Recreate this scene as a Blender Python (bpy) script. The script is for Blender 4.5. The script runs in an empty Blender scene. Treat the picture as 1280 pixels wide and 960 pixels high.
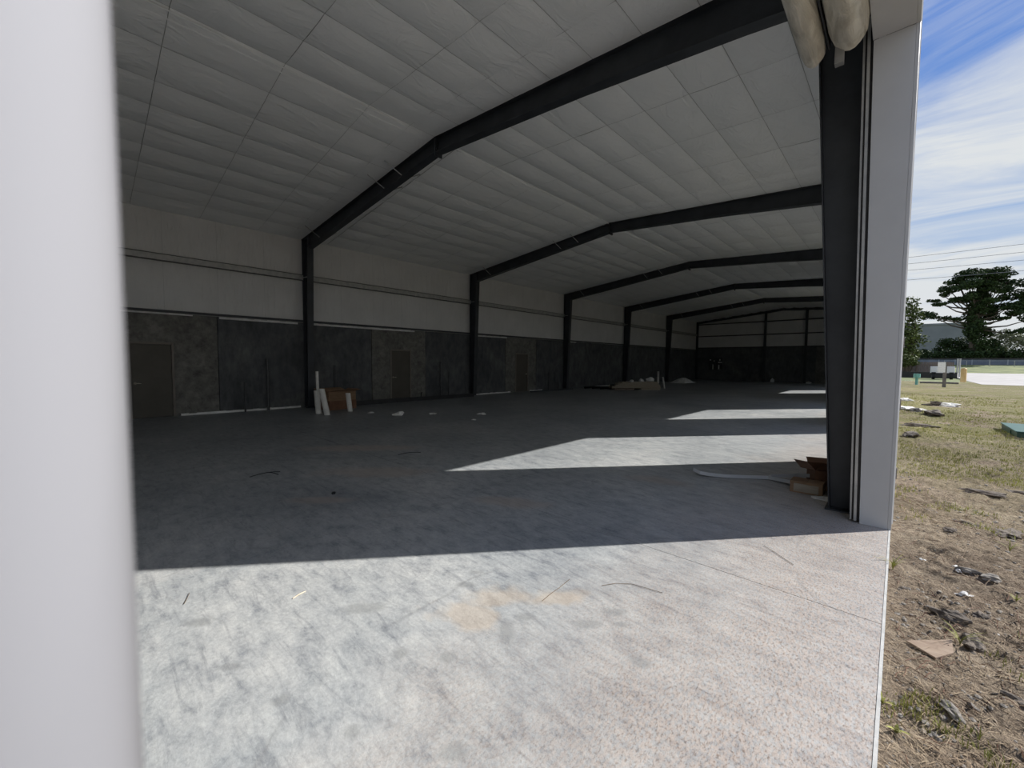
import bpy, math, random
from mathutils import Vector, Matrix, noise
random.seed(7)
COL = bpy.context.scene.collection
D = bpy.data
# ---------------------------------------------------------------- camera
F_PX = 510.0
CAM = Vector((0.0, 0.0, 1.65))
def _n(v): return v.normalized()
_Y = _n(Vector((1125-640, 456-480, F_PX)))
_p = _n(Vector((325-640, 456-800*0.0074-480, F_PX)))
_Z = _Y.cross(_p).normalized()
if _Z.y > 0: _Z = -_Z
_X = _Y.cross(_Z)
def ray(u, v):
    c = Vector((u-640, v-480, F_PX))
    return Vector((_X.dot(c), _Y.dot(c), _Z.dot(c)))
def at(u, v, axis, val):            # point of the place seen at a pixel, on the plane axis=val
    r = ray(u, v)
    return CAM + r*((val-CAM[axis])/r[axis])
cam = D.objects.new('camera', D.cameras.new('camera'))
COL.objects.link(cam)
bx, by, bz = Vector((_X.x, _Y.x, _Z.x)), Vector((_X.y, _Y.y, _Z.y)), Vector((_X.z, _Y.z, _Z.z))
m = Matrix.Identity(4)
for i in range(3):
    m[i][0] = bx[i]; m[i][1] = -by[i]; m[i][2] = -bz[i]; m[i][3] = 0
# camera looks down its own -Z: forward = bz
for i in range(3):
    m[i][0] = bx[i]; m[i][1] = -by[i]; m[i][2] = -bz[i]
m.translation = CAM
cam.matrix_world = m
cam.data.sensor_width = 36; cam.data.lens = 36*F_PX/1280
cam.data.clip_start = 0.01; cam.data.clip_end = 1500
cam.data.dof.use_dof = True; cam.data.dof.focus_distance = 8.0; cam.data.dof.aperture_fstop = 4.5
bpy.context.scene.camera = cam
# ---------------------------------------------------------------- light
SUNDIR = Vector((0.533, 0.661, 0.528)).normalized()
sd = D.lights.new('sun', 'SUN'); sd.energy = 6.9; sd.angle = math.radians(0.53); sd.color = (1.0, 0.975, 0.94)
sun = D.objects.new('sun', sd); COL.objects.link(sun); sun.location = (20, 25, 30)
sun.rotation_euler = SUNDIR.to_track_quat('Z', 'Y').to_euler()
w = D.worlds.new('sky'); bpy.context.scene.world = w; w.use_nodes = True
def nd(nt, t, **k):
    n = nt.nodes.new(t)
    for a, b in k.items():
        if a in n.inputs.keys() if hasattr(n.inputs, 'keys') else False: n.inputs[a].default_value = b
        else: setattr(n, a, b)
    return n
nt = w.node_tree; nt.nodes.clear()
L = nt.links.new
tc = nd(nt, 'ShaderNodeTexCoord'); sep = nd(nt, 'ShaderNodeSeparateXYZ'); L(tc.outputs['Generated'], sep.inputs[0])
def math_(nt, op, a, b=None, clamp=False):
    n = nt.nodes.new('ShaderNodeMath'); n.operation = op; n.use_clamp = clamp
    for i, x in enumerate((a, b)):
        if x is None: continue
        if isinstance(x, (int, float)): n.inputs[i].default_value = x
        else: nt.links.new(x, n.inputs[i])
    return n.outputs[0]
def ramp(nt, fac, stops, interp='LINEAR'):
    n = nt.nodes.new('ShaderNodeValToRGB'); n.color_ramp.interpolation = interp
    e = n.color_ramp.elements
    while len(e) < len(stops): e.new(0.5)
    for i, (p, c) in enumerate(stops):
        e[i].position = p; e[i].color = (*c, 1) if len(c) == 3 else c
    nt.links.new(fac, n.inputs[0]); return n.outputs[0]
def mixc(nt, fac, a, b, mode='MIX'):
    n = nt.nodes.new('ShaderNodeMix'); n.data_type = 'RGBA'; n.blend_type = mode
    for i, x in ((0, fac), (6, a), (7, b)):
        if isinstance(x, (int, float)): n.inputs[i].default_value = x
        elif isinstance(x, tuple): n.inputs[i].default_value = (*x, 1) if len(x) == 3 else x
        else: nt.links.new(x, n.inputs[i])
    return n.outputs[2]
zc_ = math_(nt, 'MAXIMUM', sep.outputs[2], 0.0)
blue = ramp(nt, zc_, [(0.0, (0.62, 0.76, 0.92)), (0.22, (0.40, 0.60, 0.95)), (0.5, (0.16, 0.34, 0.86)), (1.0, (0.10, 0.22, 0.6))])
den = math_(nt, 'ADD', zc_, 0.12)
cx = math_(nt, 'DIVIDE', sep.outputs[0], den); cy = math_(nt, 'DIVIDE', sep.outputs[1], den)
cmb = nd(nt, 'ShaderNodeCombineXYZ'); L(cx, cmb.inputs[0]); L(cy, cmb.inputs[1])
mp = nd(nt, 'ShaderNodeMapping'); mp.inputs['Rotation'].default_value = (0, 0, 0.35); mp.inputs['Scale'].default_value = (1.0, 2.1, 1)
mp.inputs['Location'].default_value = (3.444, 1.005, 0)
L(cmb.outputs[0], mp.inputs[0])
n1 = nd(nt, 'ShaderNodeTexNoise'); n1.inputs['Scale'].default_value = 0.9; n1.inputs['Detail'].default_value = 9; n1.inputs['Roughness'].default_value = 0.62; n1.inputs['Distortion'].default_value = 0.7
L(mp.outputs[0], n1.inputs[0])
mp2 = nd(nt, 'ShaderNodeMapping'); mp2.inputs['Location'].default_value = (7.1, 1.81, 0); L(cmb.outputs[0], mp2.inputs[0])
n2 = nd(nt, 'ShaderNodeTexNoise'); n2.inputs['Scale'].default_value = 0.55; n2.inputs['Detail'].default_value = 5; L(mp2.outputs[0], n2.inputs[0])
cl = math_(nt, 'ADD', math_(nt, 'MULTIPLY', n1.outputs[0], 0.75), math_(nt, 'MULTIPLY', n2.outputs[0], 0.45))
cl = math_(nt, 'SUBTRACT', cl, math_(nt, 'MULTIPLY', zc_, 0.30))
cf = ramp(nt, cl, [(0.33, (0, 0, 0)), (0.55, (1, 1, 1))])
sky = mixc(nt, cf, blue, (0.96, 1.0, 1.03))
bg = nd(nt, 'ShaderNodeBackground'); L(sky, bg.inputs[0]); bg.inputs[1].default_value = 0.76
wo = nd(nt, 'ShaderNodeOutputWorld'); L(bg.outputs[0], wo.inputs[0])
vs = bpy.context.scene.view_settings
vs.view_transform = 'Standard'; vs.look = 'None'; vs.gamma = 1; vs.exposure = 0.0; vs.use_curve_mapping = False

# ---------------------------------------------------------------- materials
def srgb(r, g, b):
    f = lambda c: (c/255/12.92 if c/255 <= 0.04045 else ((c/255+0.055)/1.055)**2.4)
    return (f(r), f(g), f(b))
class M:
    def __init__(s, name, col=(0.5,)*3, rough=0.6, metal=0.0, spec=0.5):
        s.m = D.materials.new(name); s.m.use_nodes = True; s.nt = s.m.node_tree
        s.b = s.nt.nodes['Principled BSDF']
        s.b.inputs['Base Color'].default_value = (*col, 1)
        s.b.inputs['Roughness'].default_value = rough; s.b.inputs['Metallic'].default_value = metal
        s.b.inputs['Specular IOR Level'].default_value = spec
        s.pos = None
    def P(s, scale=(1, 1, 1), rot=(0, 0, 0)):
        g = s.nt.nodes.new('ShaderNodeNewGeometry')
        mp = s.nt.nodes.new('ShaderNodeMapping'); mp.inputs['Scale'].default_value = scale; mp.inputs['Rotation'].default_value = rot
        s.nt.links.new(g.outputs['Position'], mp.inputs[0]); return mp.outputs[0]
    def noise(s, scale, detail=4, rough=0.55, stretch=(1, 1, 1), rot=(0, 0, 0), dist=0.0):
        n = s.nt.nodes.new('ShaderNodeTexNoise'); n.inputs['Scale'].default_value = scale
        n.inputs['Detail'].default_value = detail; n.inputs['Roughness'].default_value = rough; n.inputs['Distortion'].default_value = dist
        s.nt.links.new(s.P(stretch, rot), n.inputs[0]); return n.outputs[0]
    def ramp(s, f, st, i='LINEAR'): return ramp(s.nt, f, st, i)
    def mix(s, f, a, b, mode='MIX'): return mixc(s.nt, f, a, b, mode)
    def col(s, c): s.nt.links.new(c, s.b.inputs['Base Color']); return s
    def rgh(s, c): s.nt.links.new(c, s.b.inputs['Roughness']); return s
    def bump(s, h, strength=0.3, dist=0.02):
        b = s.nt.nodes.new('ShaderNodeBump'); b.inputs['Strength'].default_value = strength; b.inputs['Distance'].default_value = dist
        s.nt.links.new(h, b.inputs['Height']); s.nt.links.new(b.outputs[0], s.b.inputs['Normal']); return s
def two(name, a, b, scale, rough=0.7, bump=0.0, bd=0.01, lo=0.35, hi=0.65, stretch=(1, 1, 1), metal=0.0, spec=0.5, detail=5):
    k = M(name, a, rough, metal, spec)
    n = k.noise(scale, detail, 0.6, stretch); k.col(k.ramp(n, [(lo, a), (hi, b)]))
    if bump: k.bump(n, bump, bd)
    return k.m
MT = {}
# concrete floor
k = M('floor_concrete', rough=0.42, spec=0.5)
big = k.noise(0.55, 5, 0.62, dist=0.6); mid = k.noise(4.6, 8, 0.74, stretch=(1, 1.5, 1), rot=(0, 0, 0.6)); fine = k.noise(38, 4, 0.7)
c = k.ramp(big, [(0.30, (0.34, 0.355, 0.365)), (0.50, (0.45, 0.465, 0.465)), (0.70, (0.55, 0.55, 0.535))])
c = k.mix(1.0, c, k.ramp(mid, [(0.30, (0.52, 0.54, 0.58)), (0.46, (0.88, 0.89, 0.90)), (0.58, (1.04, 1.04, 1.03)), (0.75, (1.22, 1.21, 1.18))]), 'MULTIPLY')
c = k.mix(0.5, c, k.ramp(fine, [(0.35, (0.72, 0.72, 0.73)), (0.6, (1.08, 1.08, 1.07))]), 'MULTIPLY')
streak = k.noise(4.5, 7, 0.75, stretch=(0.5, 3.2, 1), rot=(0, 0, -0.75), dist=0.8)
c = k.mix(0.8, c, k.ramp(streak, [(0.34, (0.62, 0.63, 0.66)), (0.48, (1.0, 1.0, 1.0)), (0.66, (1.1, 1.1, 1.09))]), 'MULTIPLY')
# interior shade painted into the floor colour, darker and bluer away from the openings
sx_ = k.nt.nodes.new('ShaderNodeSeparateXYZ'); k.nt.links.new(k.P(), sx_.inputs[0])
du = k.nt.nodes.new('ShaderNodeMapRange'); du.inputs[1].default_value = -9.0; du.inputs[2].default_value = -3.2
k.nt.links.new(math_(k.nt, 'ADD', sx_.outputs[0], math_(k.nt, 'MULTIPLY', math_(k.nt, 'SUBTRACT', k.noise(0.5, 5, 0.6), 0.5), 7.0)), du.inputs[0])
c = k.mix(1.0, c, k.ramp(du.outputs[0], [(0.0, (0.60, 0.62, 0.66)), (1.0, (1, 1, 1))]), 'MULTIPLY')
# sandy grit blown in along the open edge
sepx = k.nt.nodes.new('ShaderNodeSeparateXYZ'); k.nt.links.new(k.P(), sepx.inputs[0])
edge = math_(k.nt, 'ADD', sepx.outputs[0], math_(k.nt, 'MULTIPLY', math_(k.nt, 'SUBTRACT', k.noise(1.4, 3), 0.5), 1.6))
ef = k.ramp(edge, [(0.0, (0, 0, 0)), (1.0, (1, 1, 1))])
mr = k.nt.nodes.new('ShaderNodeMapRange'); mr.inputs[1].default_value = -2.0; mr.inputs[2].default_value = -0.45; k.nt.links.new(edge, mr.inputs[0])
mr2 = k.nt.nodes.new('ShaderNodeMapRange'); mr2.inputs[1].default_value = -0.05; mr2.inputs[2].default_value = -0.4; k.nt.links.new(edge, mr2.inputs[0])
grit = k.noise(55, 3, 0.75, stretch=(1, 0.45, 1), rot=(0, 0, 0.7))
gf = k.ramp(grit, [(0.42, (0, 0, 0)), (0.56, (1, 1, 1))])
gfac = math_(k.nt, 'MULTIPLY', math_(k.nt, 'MULTIPLY', mr.outputs[0], 0.68), math_(k.nt, 'ADD', math_(k.nt, 'MULTIPLY', gf, 0.6), 0.25))
c = k.mix(gfac, c, (0.56, 0.44, 0.35))
spk = k.ramp(k.noise(85, 3, 0.8, stretch=(1, 0.5, 1), rot=(0, 0, 0.7)), [(0.36, (0.45, 0.38, 0.33)), (0.5, (1, 1, 1))])
c = k.mix(math_(k.nt, 'MULTIPLY', mr.outputs[0], 0.8), c, spk, 'MULTIPLY')
# faint sand spill and boot prints: distance to points, broken up by noise
def spots(k, c, pts, colr, strength, nscale=6, warp=0.5):
    g = k.nt.nodes.new('ShaderNodeNewGeometry')
    acc = None
    for (x, y, rx, ry, a) in pts:
        mp = k.nt.nodes.new('ShaderNodeMapping'); mp.vector_type = 'TEXTURE'
        mp.inputs['Location'].default_value = (x, y, 0); mp.inputs['Rotation'].default_value = (0, 0, a); mp.inputs['Scale'].default_value = (rx, ry, 1e3)
        k.nt.links.new(g.outputs['Position'], mp.inputs[0])
        ln = k.nt.nodes.new('ShaderNodeVectorMath'); ln.operation = 'LENGTH'; k.nt.links.new(mp.outputs[0], ln.inputs[0])
        v = ln.outputs['Value']
        acc = v if acc is None else math_(k.nt, 'MINIMUM', acc, v)
    d = math_(k.nt, 'ADD', acc, math_(k.nt, 'MULTIPLY', math_(k.nt, 'SUBTRACT', k.noise(nscale, 4), 0.5), warp*2))
    f = k.nt.nodes.new('ShaderNodeMapRange'); f.inputs[1].default_value = 1.15; f.inputs[2].default_value = 0.55; f.inputs[4].default_value = strength
    k.nt.links.new(d, f.inputs[0])
    return k.mix(f.outputs[0], c, colr)
def gp(u, v): p = at(u, v, 2, 0.0); return p.x, p.y
pts = []
for (u, v, rx, ry, a) in [(630, 742, .26, .15, .9), (585, 770, .24, .12, .6), (700, 748, .2, .08, .9)]:
    x, y = gp(u, v); pts.append((x, y, rx, ry, a))
c = spots(k, c, pts, (0.60, 0.46, 0.31), 0.36, 3.3, 1.6)
pts = []
for (u, v, rx, ry, a) in [(584, 731, .09, .04, .7), (656, 771, .07, .045, .7), (735, 780, .09, .05, .9), (770, 765, .08, .05, .9), (633, 790, .05, .12, .9),
                         (776, 781, .05, .035, .7), (560, 822, .05, .05, .7), (247, 778, .1, .05, .8), (350, 875, .05, .04, .8), (500, 817, .05, .05, .4), (440, 915, .05, .04, .4),
                         (455, 760, .16, .07, .9), (800, 827, .06, .05, .3), (290, 833, .07, .03, .8), (568, 940, .08, .05, .8), (595, 715, .06, .03, .7)]:
    x, y = gp(u, v); pts.append((x, y, rx, ry, a))
c = spots(k, c, pts, (0.25, 0.255, 0.25), 0.5, 12, 0.5)
pts = []
for (u, v, rx, ry, a) in [(640, 628, .5, .18, .5), (470, 590, .9, .3, .8), (450, 560, 1.2, .3, .8), (400, 625, .5, .12, .8), (820, 600, .5, .2, .3)]:
    x, y = gp(u, v); pts.append((x, y, rx, ry, a))
c = spots(k, c, pts, (0.50, 0.40, 0.32), 0.42, 3, 0.6)
# fine scuffs / wheel marks
wv = k.nt.nodes.new('ShaderNodeTexVoronoi'); wv.feature = 'DISTANCE_TO_EDGE'; wv.inputs['Scale'].default_value = 0.55
wn = k.nt.nodes.new('ShaderNodeTexNoise'); wn.inputs['Scale'].default_value = 0.8; k.nt.links.new(k.P(), wn.inputs[0])
va = k.nt.nodes.new('ShaderNodeVectorMath'); va.operation = 'ADD'; k.nt.links.new(k.P((1, .6, 1), (0, 0, .5)), va.inputs[0]); k.nt.links.new(wn.outputs['Color'], va.inputs[1]); k.nt.links.new(va.outputs[0], wv.inputs[0])
sc = k.ramp(wv.outputs[0], [(0.0, (1, 1, 1)), (0.012, (0, 0, 0))])
sc2 = math_(k.nt, 'MULTIPLY', sc, k.ramp(k.noise(1.1, 2), [(0.48, (0, 0, 0)), (0.56, (0.3, 0.3, 0.3))]))
c = k.mix(sc2, c, (0.17, 0.17, 0.17))
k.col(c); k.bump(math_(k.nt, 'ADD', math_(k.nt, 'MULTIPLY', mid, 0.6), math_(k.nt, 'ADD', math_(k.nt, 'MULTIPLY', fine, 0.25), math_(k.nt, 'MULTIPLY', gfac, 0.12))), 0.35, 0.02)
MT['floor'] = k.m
MT['joint'] = two('joint_dark', (0.12, 0.12, 0.12), (0.2, 0.2, 0.19), 8, 0.9)
MT['slab'] = two('slab_edge_concrete', (0.45, 0.45, 0.43), (0.62, 0.61, 0.58), 9, 0.85, 0.3)
# precast wall concrete
k = M('precast_concrete', rough=0.8, spec=0.2)
a = k.noise(0.7, 6, 0.65, dist=0.8); b = k.noise(5, 6, 0.7, stretch=(1, 1, .45)); f = k.noise(40, 3)
c = k.ramp(a, [(0.3, (0.075, 0.08, 0.085)), (0.55, (0.12, 0.126, 0.13)), (0.75, (0.17, 0.174, 0.17))])
c = k.mix(0.9, c, k.ramp(b, [(0.3, (0.6, 0.6, 0.6)), (0.62, (1.15, 1.15, 1.15))]), 'MULTIPLY')
k.col(c).bump(b, 0.25, 0.02); MT['precast'] = k.m
k = M('precast_concrete_warm', rough=0.8, spec=0.2)
a = k.noise(1.1, 6, 0.65, dist=0.8); b = k.noise(7, 6, 0.7)
c = k.ramp(a, [(0.3, (0.13, 0.13, 0.12)), (0.7, (0.23, 0.225, 0.205))])
c = k.mix(0.9, c, k.ramp(b, [(0.3, (0.55, 0.55, 0.55)), (0.62, (1.15, 1.15, 1.15))]), 'MULTIPLY')
k.col(c).bump(b, 0.25, 0.02); MT['precast_warm'] = k.m
# white vinyl faced insulation
def vinyl(name, a, b, stretch, bs):
    k = M(name, a, 0.42, 0, 0.4)
    n = k.noise(1.2, 4, .5); k.col(k.ramp(n, [(0.3, a), (0.7, b)]))
    wr = k.noise(2.2, 5, 0.62, stretch=stretch, dist=1.0)
    k.bump(wr, bs, 0.09); return k.m
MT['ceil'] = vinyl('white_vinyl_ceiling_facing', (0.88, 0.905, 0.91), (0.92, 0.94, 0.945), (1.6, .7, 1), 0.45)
MT['ceil_back'] = two('insulation_band_grey', (0.46, 0.47, 0.47), (0.54, 0.55, 0.55), 3, 0.7)
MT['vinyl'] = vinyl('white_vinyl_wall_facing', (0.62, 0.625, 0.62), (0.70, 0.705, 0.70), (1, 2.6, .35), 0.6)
MT['steel'] = two('black_primer_steel', (0.024, 0.028, 0.034), (0.040, 0.046, 0.053), 2.5, 0.48, 0.05, 0.005)
MT['galv'] = two('galvanised_steel', (0.36, 0.37, 0.37), (0.48, 0.48, 0.47), 7, 0.45, 0.0, metal=0.5)
MT['galvdark'] = two('dark_galvanised_lip', (0.06, 0.065, 0.065), (0.1, 0.1, 0.1), 7, 0.55)
MT['trim'] = two('white_painted_trim', (0.50, 0.515, 0.53), (0.54, 0.555, 0.57), 1.3, 0.38, 0.0)
MT['jamb'] = two('white_jamb_paint', (0.51, 0.52, 0.565), (0.53, 0.54, 0.585), 1.1, 0.34, 0.0)
MT['siding'] = two('white_ribbed_siding', (0.70, 0.70, 0.69), (0.78, 0.78, 0.77), 1.3, 0.4, 0.0)
MT['bronze'] = two('dark_bronze_paint', (0.065, 0.057, 0.042), (0.08, 0.072, 0.055), 2, 0.5, 0.0)
MT['frame'] = two('brown_door_frame_paint', (0.16, 0.14, 0.12), (0.2, 0.175, 0.15), 3, 0.5, 0.0)
MT['brass'] = two('brushed_handle_metal', (0.62, 0.57, 0.47), (0.74, 0.70, 0.6), 9, 0.3, 0.0, metal=0.4)
MT['black'] = two('black_plastic', (0.012, 0.012, 0.013), (0.022, 0.022, 0.024), 6, 0.5, 0.0)
MT['pvc'] = two('white_pvc', (0.70, 0.69, 0.65), (0.8, 0.79, 0.75), 7, 0.35, 0.0)
MT['greypvc'] = two('grey_conduit_pvc', (0.035, 0.038, 0.04), (0.06, 0.063, 0.066), 7, 0.4, 0.0)
MT['card'] = two('brown_cardboard', (0.25, 0.155, 0.09), (0.33, 0.21, 0.125), 6, 0.85, 0.1, stretch=(1, 1, 3))
MT['carddark'] = two('dark_brown_cardboard', (0.17, 0.085, 0.05), (0.23, 0.12, 0.07), 6, 0.85, 0.1)
MT['lumber'] = two('weathered_lumber', (0.30, 0.26, 0.20), (0.42, 0.37, 0.29), 5, 0.8, 0.2, stretch=(1, 6, 6))
MT['paper'] = two('white_paper', (0.7, 0.7, 0.68), (0.82, 0.82, 0.8), 12, 0.8, 0.0)
MT['foam'] = two('pale_plastic_sheet', (0.62, 0.63, 0.62), (0.85, 0.85, 0.83), 3, 0.45, 0.3, 0.02)
k = M('yellowed_clear_wrap', (0.5, 0.48, 0.42), 0.28, 0, 0.6)
n = k.noise(2.5, 6, 0.65, stretch=(3, .7, 3), dist=1.2)
k.col(k.ramp(n, [(0.3, (0.36, 0.34, 0.28)), (0.5, (0.55, 0.53, 0.46)), (0.7, (0.72, 0.70, 0.62))])); k.bump(n, 0.8, 0.04); MT['wrap'] = k.m
MT['twig'] = two('dry_twig', (0.13, 0.09, 0.06), (0.22, 0.16, 0.1), 12, 0.9, 0.0)
MT['splinter'] = two('pale_wood_splinter', (0.62, 0.5, 0.36), (0.75, 0.63, 0.48), 12, 0.8, 0.0)
# soil
k = M('sandy_soil', rough=0.95, spec=0.1)
a = k.noise(0.8, 6, 0.6, dist=0.5); b = k.noise(14, 6, 0.75); f = k.noise(70, 4, 0.8)
c = k.ramp(a, [(0.3, (0.28, 0.22, 0.165)), (0.55, (0.45, 0.37, 0.28)), (0.75, (0.60, 0.51, 0.39))])
c = k.mix(0.9, c, k.ramp(b, [(0.34, (0.36, 0.32, 0.30)), (0.56, (1.12, 1.1, 1.06))]), 'MULTIPLY')
c = k.mix(0.7, c, k.ramp(f, [(0.35, (0.5, 0.48, 0.48)), (0.6, (1.15, 1.15, 1.15))]), 'MULTIPLY')
sp = k.nt.nodes.new('ShaderNodeSeparateXYZ'); k.nt.links.new(k.P(), sp.inputs[0])
gm = k.nt.nodes.new('ShaderNodeMapRange'); gm.inputs[1].default_value = 5; gm.inputs[2].default_value = 16; gm.inputs[4].default_value = 0.75; k.nt.links.new(sp.outputs[1], gm.inputs[0])
gn = k.ramp(k.noise(0.7, 7, 0.7, dist=0.4), [(0.38, (0, 0, 0)), (0.5, (1, 1, 1))])
c = k.mix(math_(k.nt, 'MULTIPLY', gm.outputs[0], gn), c, k.ramp(k.noise(9, 5, .7), [(0.3, (0.13, 0.135, 0.04)), (0.7, (0.34, 0.33, 0.13))]))
k.col(c).bump(math_(k.nt, 'ADD', b, math_(k.nt, 'MULTIPLY', f, 0.4)), 1.0, 0.09); MT['soil'] = k.m
def leafy(name, a, b, sc=0.6):
    k = M(name, a, 0.7, 0, 0.2); n = k.noise(sc, 6, 0.7); k.col(k.ramp(n, [(0.35, a), (0.65, b)])); return k.m
MT['grass'] = leafy('green_grass_blades', (0.20, 0.22, 0.05), (0.46, 0.44, 0.14), 1.3)
MT['straw'] = leafy('dry_straw', (0.30, 0.21, 0.14), (0.52, 0.41, 0.27), 3)
MT['root'] = leafy('reddish_brown_roots', (0.12, 0.055, 0.035), (0.27, 0.14, 0.09), 3)
MT['clod'] = two('dark_damp_soil', (0.07, 0.058, 0.05), (0.19, 0.155, 0.12), 22, 0.95, 0.9, 0.02)
MT['rock'] = two('grey_rubble', (0.16, 0.145, 0.125), (0.30, 0.27, 0.23), 16, 0.9, 0.6, 0.02)
MT['shard'] = two('tan_plywood_scrap', (0.32, 0.23, 0.165), (0.42, 0.32, 0.235), 10, 0.9, 0.2, stretch=(1, 4, 1))
MT['whiterock'] = two('white_rubble', (0.62, 0.6, 0.56), (0.8, 0.78, 0.74), 20, 0.9, 0.4)
MT['lawn'] = two('distant_lawn', (0.08, 0.11, 0.03), (0.24, 0.26, 0.09), 0.5, 0.9, 0.4, 0.1)
MT['road'] = two('pale_concrete_road', (0.42, 0.39, 0.35), (0.52, 0.49, 0.45), 0.6, 0.9, 0.1)
MT['leafdark'] = leafy('dark_pine_needles', (0.016, 0.03, 0.011), (0.05, 0.085, 0.028), 0.35)
MT['leafmid'] = leafy('mid_green_leaves', (0.035, 0.055, 0.015), (0.12, 0.15, 0.045), 0.5)
MT['leafpale'] = leafy('silvery_green_leaves', (0.14, 0.17, 0.10), (0.38, 0.40, 0.28), 0.8)
MT['bark'] = two('grey_brown_bark', (0.05, 0.04, 0.032), (0.11, 0.09, 0.07), 2, 0.9, 0.6, stretch=(3, 3, .6))
MT['fencewood'] = two('weathered_fence_wood', (0.14, 0.11, 0.09), (0.25, 0.20, 0.16), 3, 0.9, 0.2, stretch=(6, 6, .6))
MT['bluewall'] = two('grey_blue_block_wall', (0.14, 0.17, 0.22), (0.20, 0.23, 0.28), 0.8, 0.9, 0.2)
MT['bldg'] = two('grey_metal_building', (0.16, 0.18, 0.20), (0.20, 0.22, 0.245), 0.2, 0.6, 0.0)
MT['bldgpale'] = two('pale_building_door', (0.30, 0.34, 0.38), (0.36, 0.4, 0.44), 0.4, 0.6, 0.0)
MT['utility'] = two('dark_green_utility_paint', (0.012, 0.045, 0.035), (0.02, 0.06, 0.047), 3, 0.45, 0.0)
MT['lid'] = two('faded_green_lid', (0.025, 0.09, 0.078), (0.04, 0.12, 0.10), 3, 0.5, 0.0)
MT['teal'] = two('teal_cap_paint', (0.16, 0.42, 0.36), (0.22, 0.50, 0.43), 3, 0.5, 0.0)
MT['post'] = two('grey_wood_post', (0.12, 0.11, 0.10), (0.2, 0.18, 0.16), 4, 0.9, 0.0)
MT['yellow'] = two('faded_yellow_bollard', (0.55, 0.36, 0.13), (0.66, 0.47, 0.22), 2, 0.6, 0.0)
MT['whitepaint'] = two('white_vehicle_paint', (0.62, 0.62, 0.63), (0.7, 0.7, 0.71), 1, 0.35, 0.0)
MT['tyre'] = two('black_rubber', (0.01, 0.01, 0.01), (0.02, 0.02, 0.02), 5, 0.8, 0.0)
MT['cable'] = two('grey_power_cable', (0.16, 0.17, 0.19), (0.2, 0.21, 0.23), 5, 0.6, 0.0)

# ---------------------------------------------------------------- mesh helpers
class MB:
    def __init__(s): s.v = []; s.f = []
    def box(s, a, b):
        (x0, y0, z0), (x1, y1, z1) = a, b; n = len(s.v)
        s.v += [(x0, y0, z0), (x1, y0, z0), (x1, y1, z0), (x0, y1, z0), (x0, y0, z1), (x1, y0, z1), (x1, y1, z1), (x0, y1, z1)]
        s.f += [tuple(n+i for i in q) for q in ((0, 3, 2, 1), (4, 5, 6, 7), (0, 1, 5, 4), (1, 2, 6, 5), (2, 3, 7, 6), (3, 0, 4, 7))]
        return s
    def prism(s, a, b):                # two matching rings of points
        n = len(s.v); k = len(a); s.v += [tuple(p) for p in a] + [tuple(p) for p in b]
        s.f.append(tuple(n+i for i in reversed(range(k)))); s.f.append(tuple(n+k+i for i in range(k)))
        for i in range(k): j = (i+1) % k; s.f.append((n+i, n+j, n+k+j, n+k+i))
        return s
    def tube(s, pts, r, seg=8, cap=True):
        n0 = len(s.v); pts = [Vector(p) for p in pts]; rs = r if isinstance(r, (list, tuple)) else [r]*len(pts)
        up = Vector((0, 0, 1))
        for i, p in enumerate(pts):
            t = (pts[min(i+1, len(pts)-1)]-pts[max(i-1, 0)]).normalized()
            a = t.cross(up) if abs(t.dot(up)) < 0.95 else t.cross(Vector((1, 0, 0)))
            a.normalize(); b = t.cross(a)
            for j in range(seg):
                q = 2*math.pi*j/seg; s.v.append(tuple(p+(a*math.cos(q)+b*math.sin(q))*rs[i]))
        for i in range(len(pts)-1):
            for j in range(seg):
                k = (j+1) % seg; s.f.append((n0+i*seg+j, n0+i*seg+k, n0+(i+1)*seg+k, n0+(i+1)*seg+j))
        if cap:
            s.f.append(tuple(n0+j for j in reversed(range(seg)))); e = n0+(len(pts)-1)*seg; s.f.append(tuple(e+j for j in range(seg)))
        return s
    def quad(s, a, b, c, d): n = len(s.v); s.v += [tuple(a), tuple(b), tuple(c), tuple(d)]; s.f.append((n, n+1, n+2, n+3)); return s
    def mesh(s, name, mat, smooth=False):
        me = D.meshes.new(name); me.from_pydata(s.v, [], s.f); me.materials.append(mat)
        if smooth:
            for p in me.polygons: p.use_smooth = True
        me.update(); return me
    def obj(s, name, mat, parent=None, smooth=False, bevel=0.0, loc=None):
        return link(name, s.mesh(name, mat, smooth), parent, bevel, loc)
def link(name, me, parent=None, bevel=0.0, loc=None):
    o = D.objects.new(name, me); COL.objects.link(o)
    if parent: o.parent = parent
    if loc is not None: o.location = loc
    if bevel:
        m_ = o.modifiers.new('bevel', 'BEVEL'); m_.width = bevel; m_.segments = 2; m_.limit_method = 'ANGLE'
    return o
def empty(name, loc=(0, 0, 0)):
    o = D.objects.new(name, None); COL.objects.link(o); o.location = loc; o.empty_display_size = 0.2; return o
def tag(o, label, cat, group=None):
    o['label'] = label; o['category'] = cat
    if group: o['group'] = group
    return o
def struct(o): o['kind'] = 'structure'; return o
def stuff(o): o['kind'] = 'stuff'; return o
def at_root(o, loc):      # recentre a single-mesh thing on its own base
    me = o.data; v = Vector(loc)
    for q in me.vertices: q.co -= v
    o.location = v; return o

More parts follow.
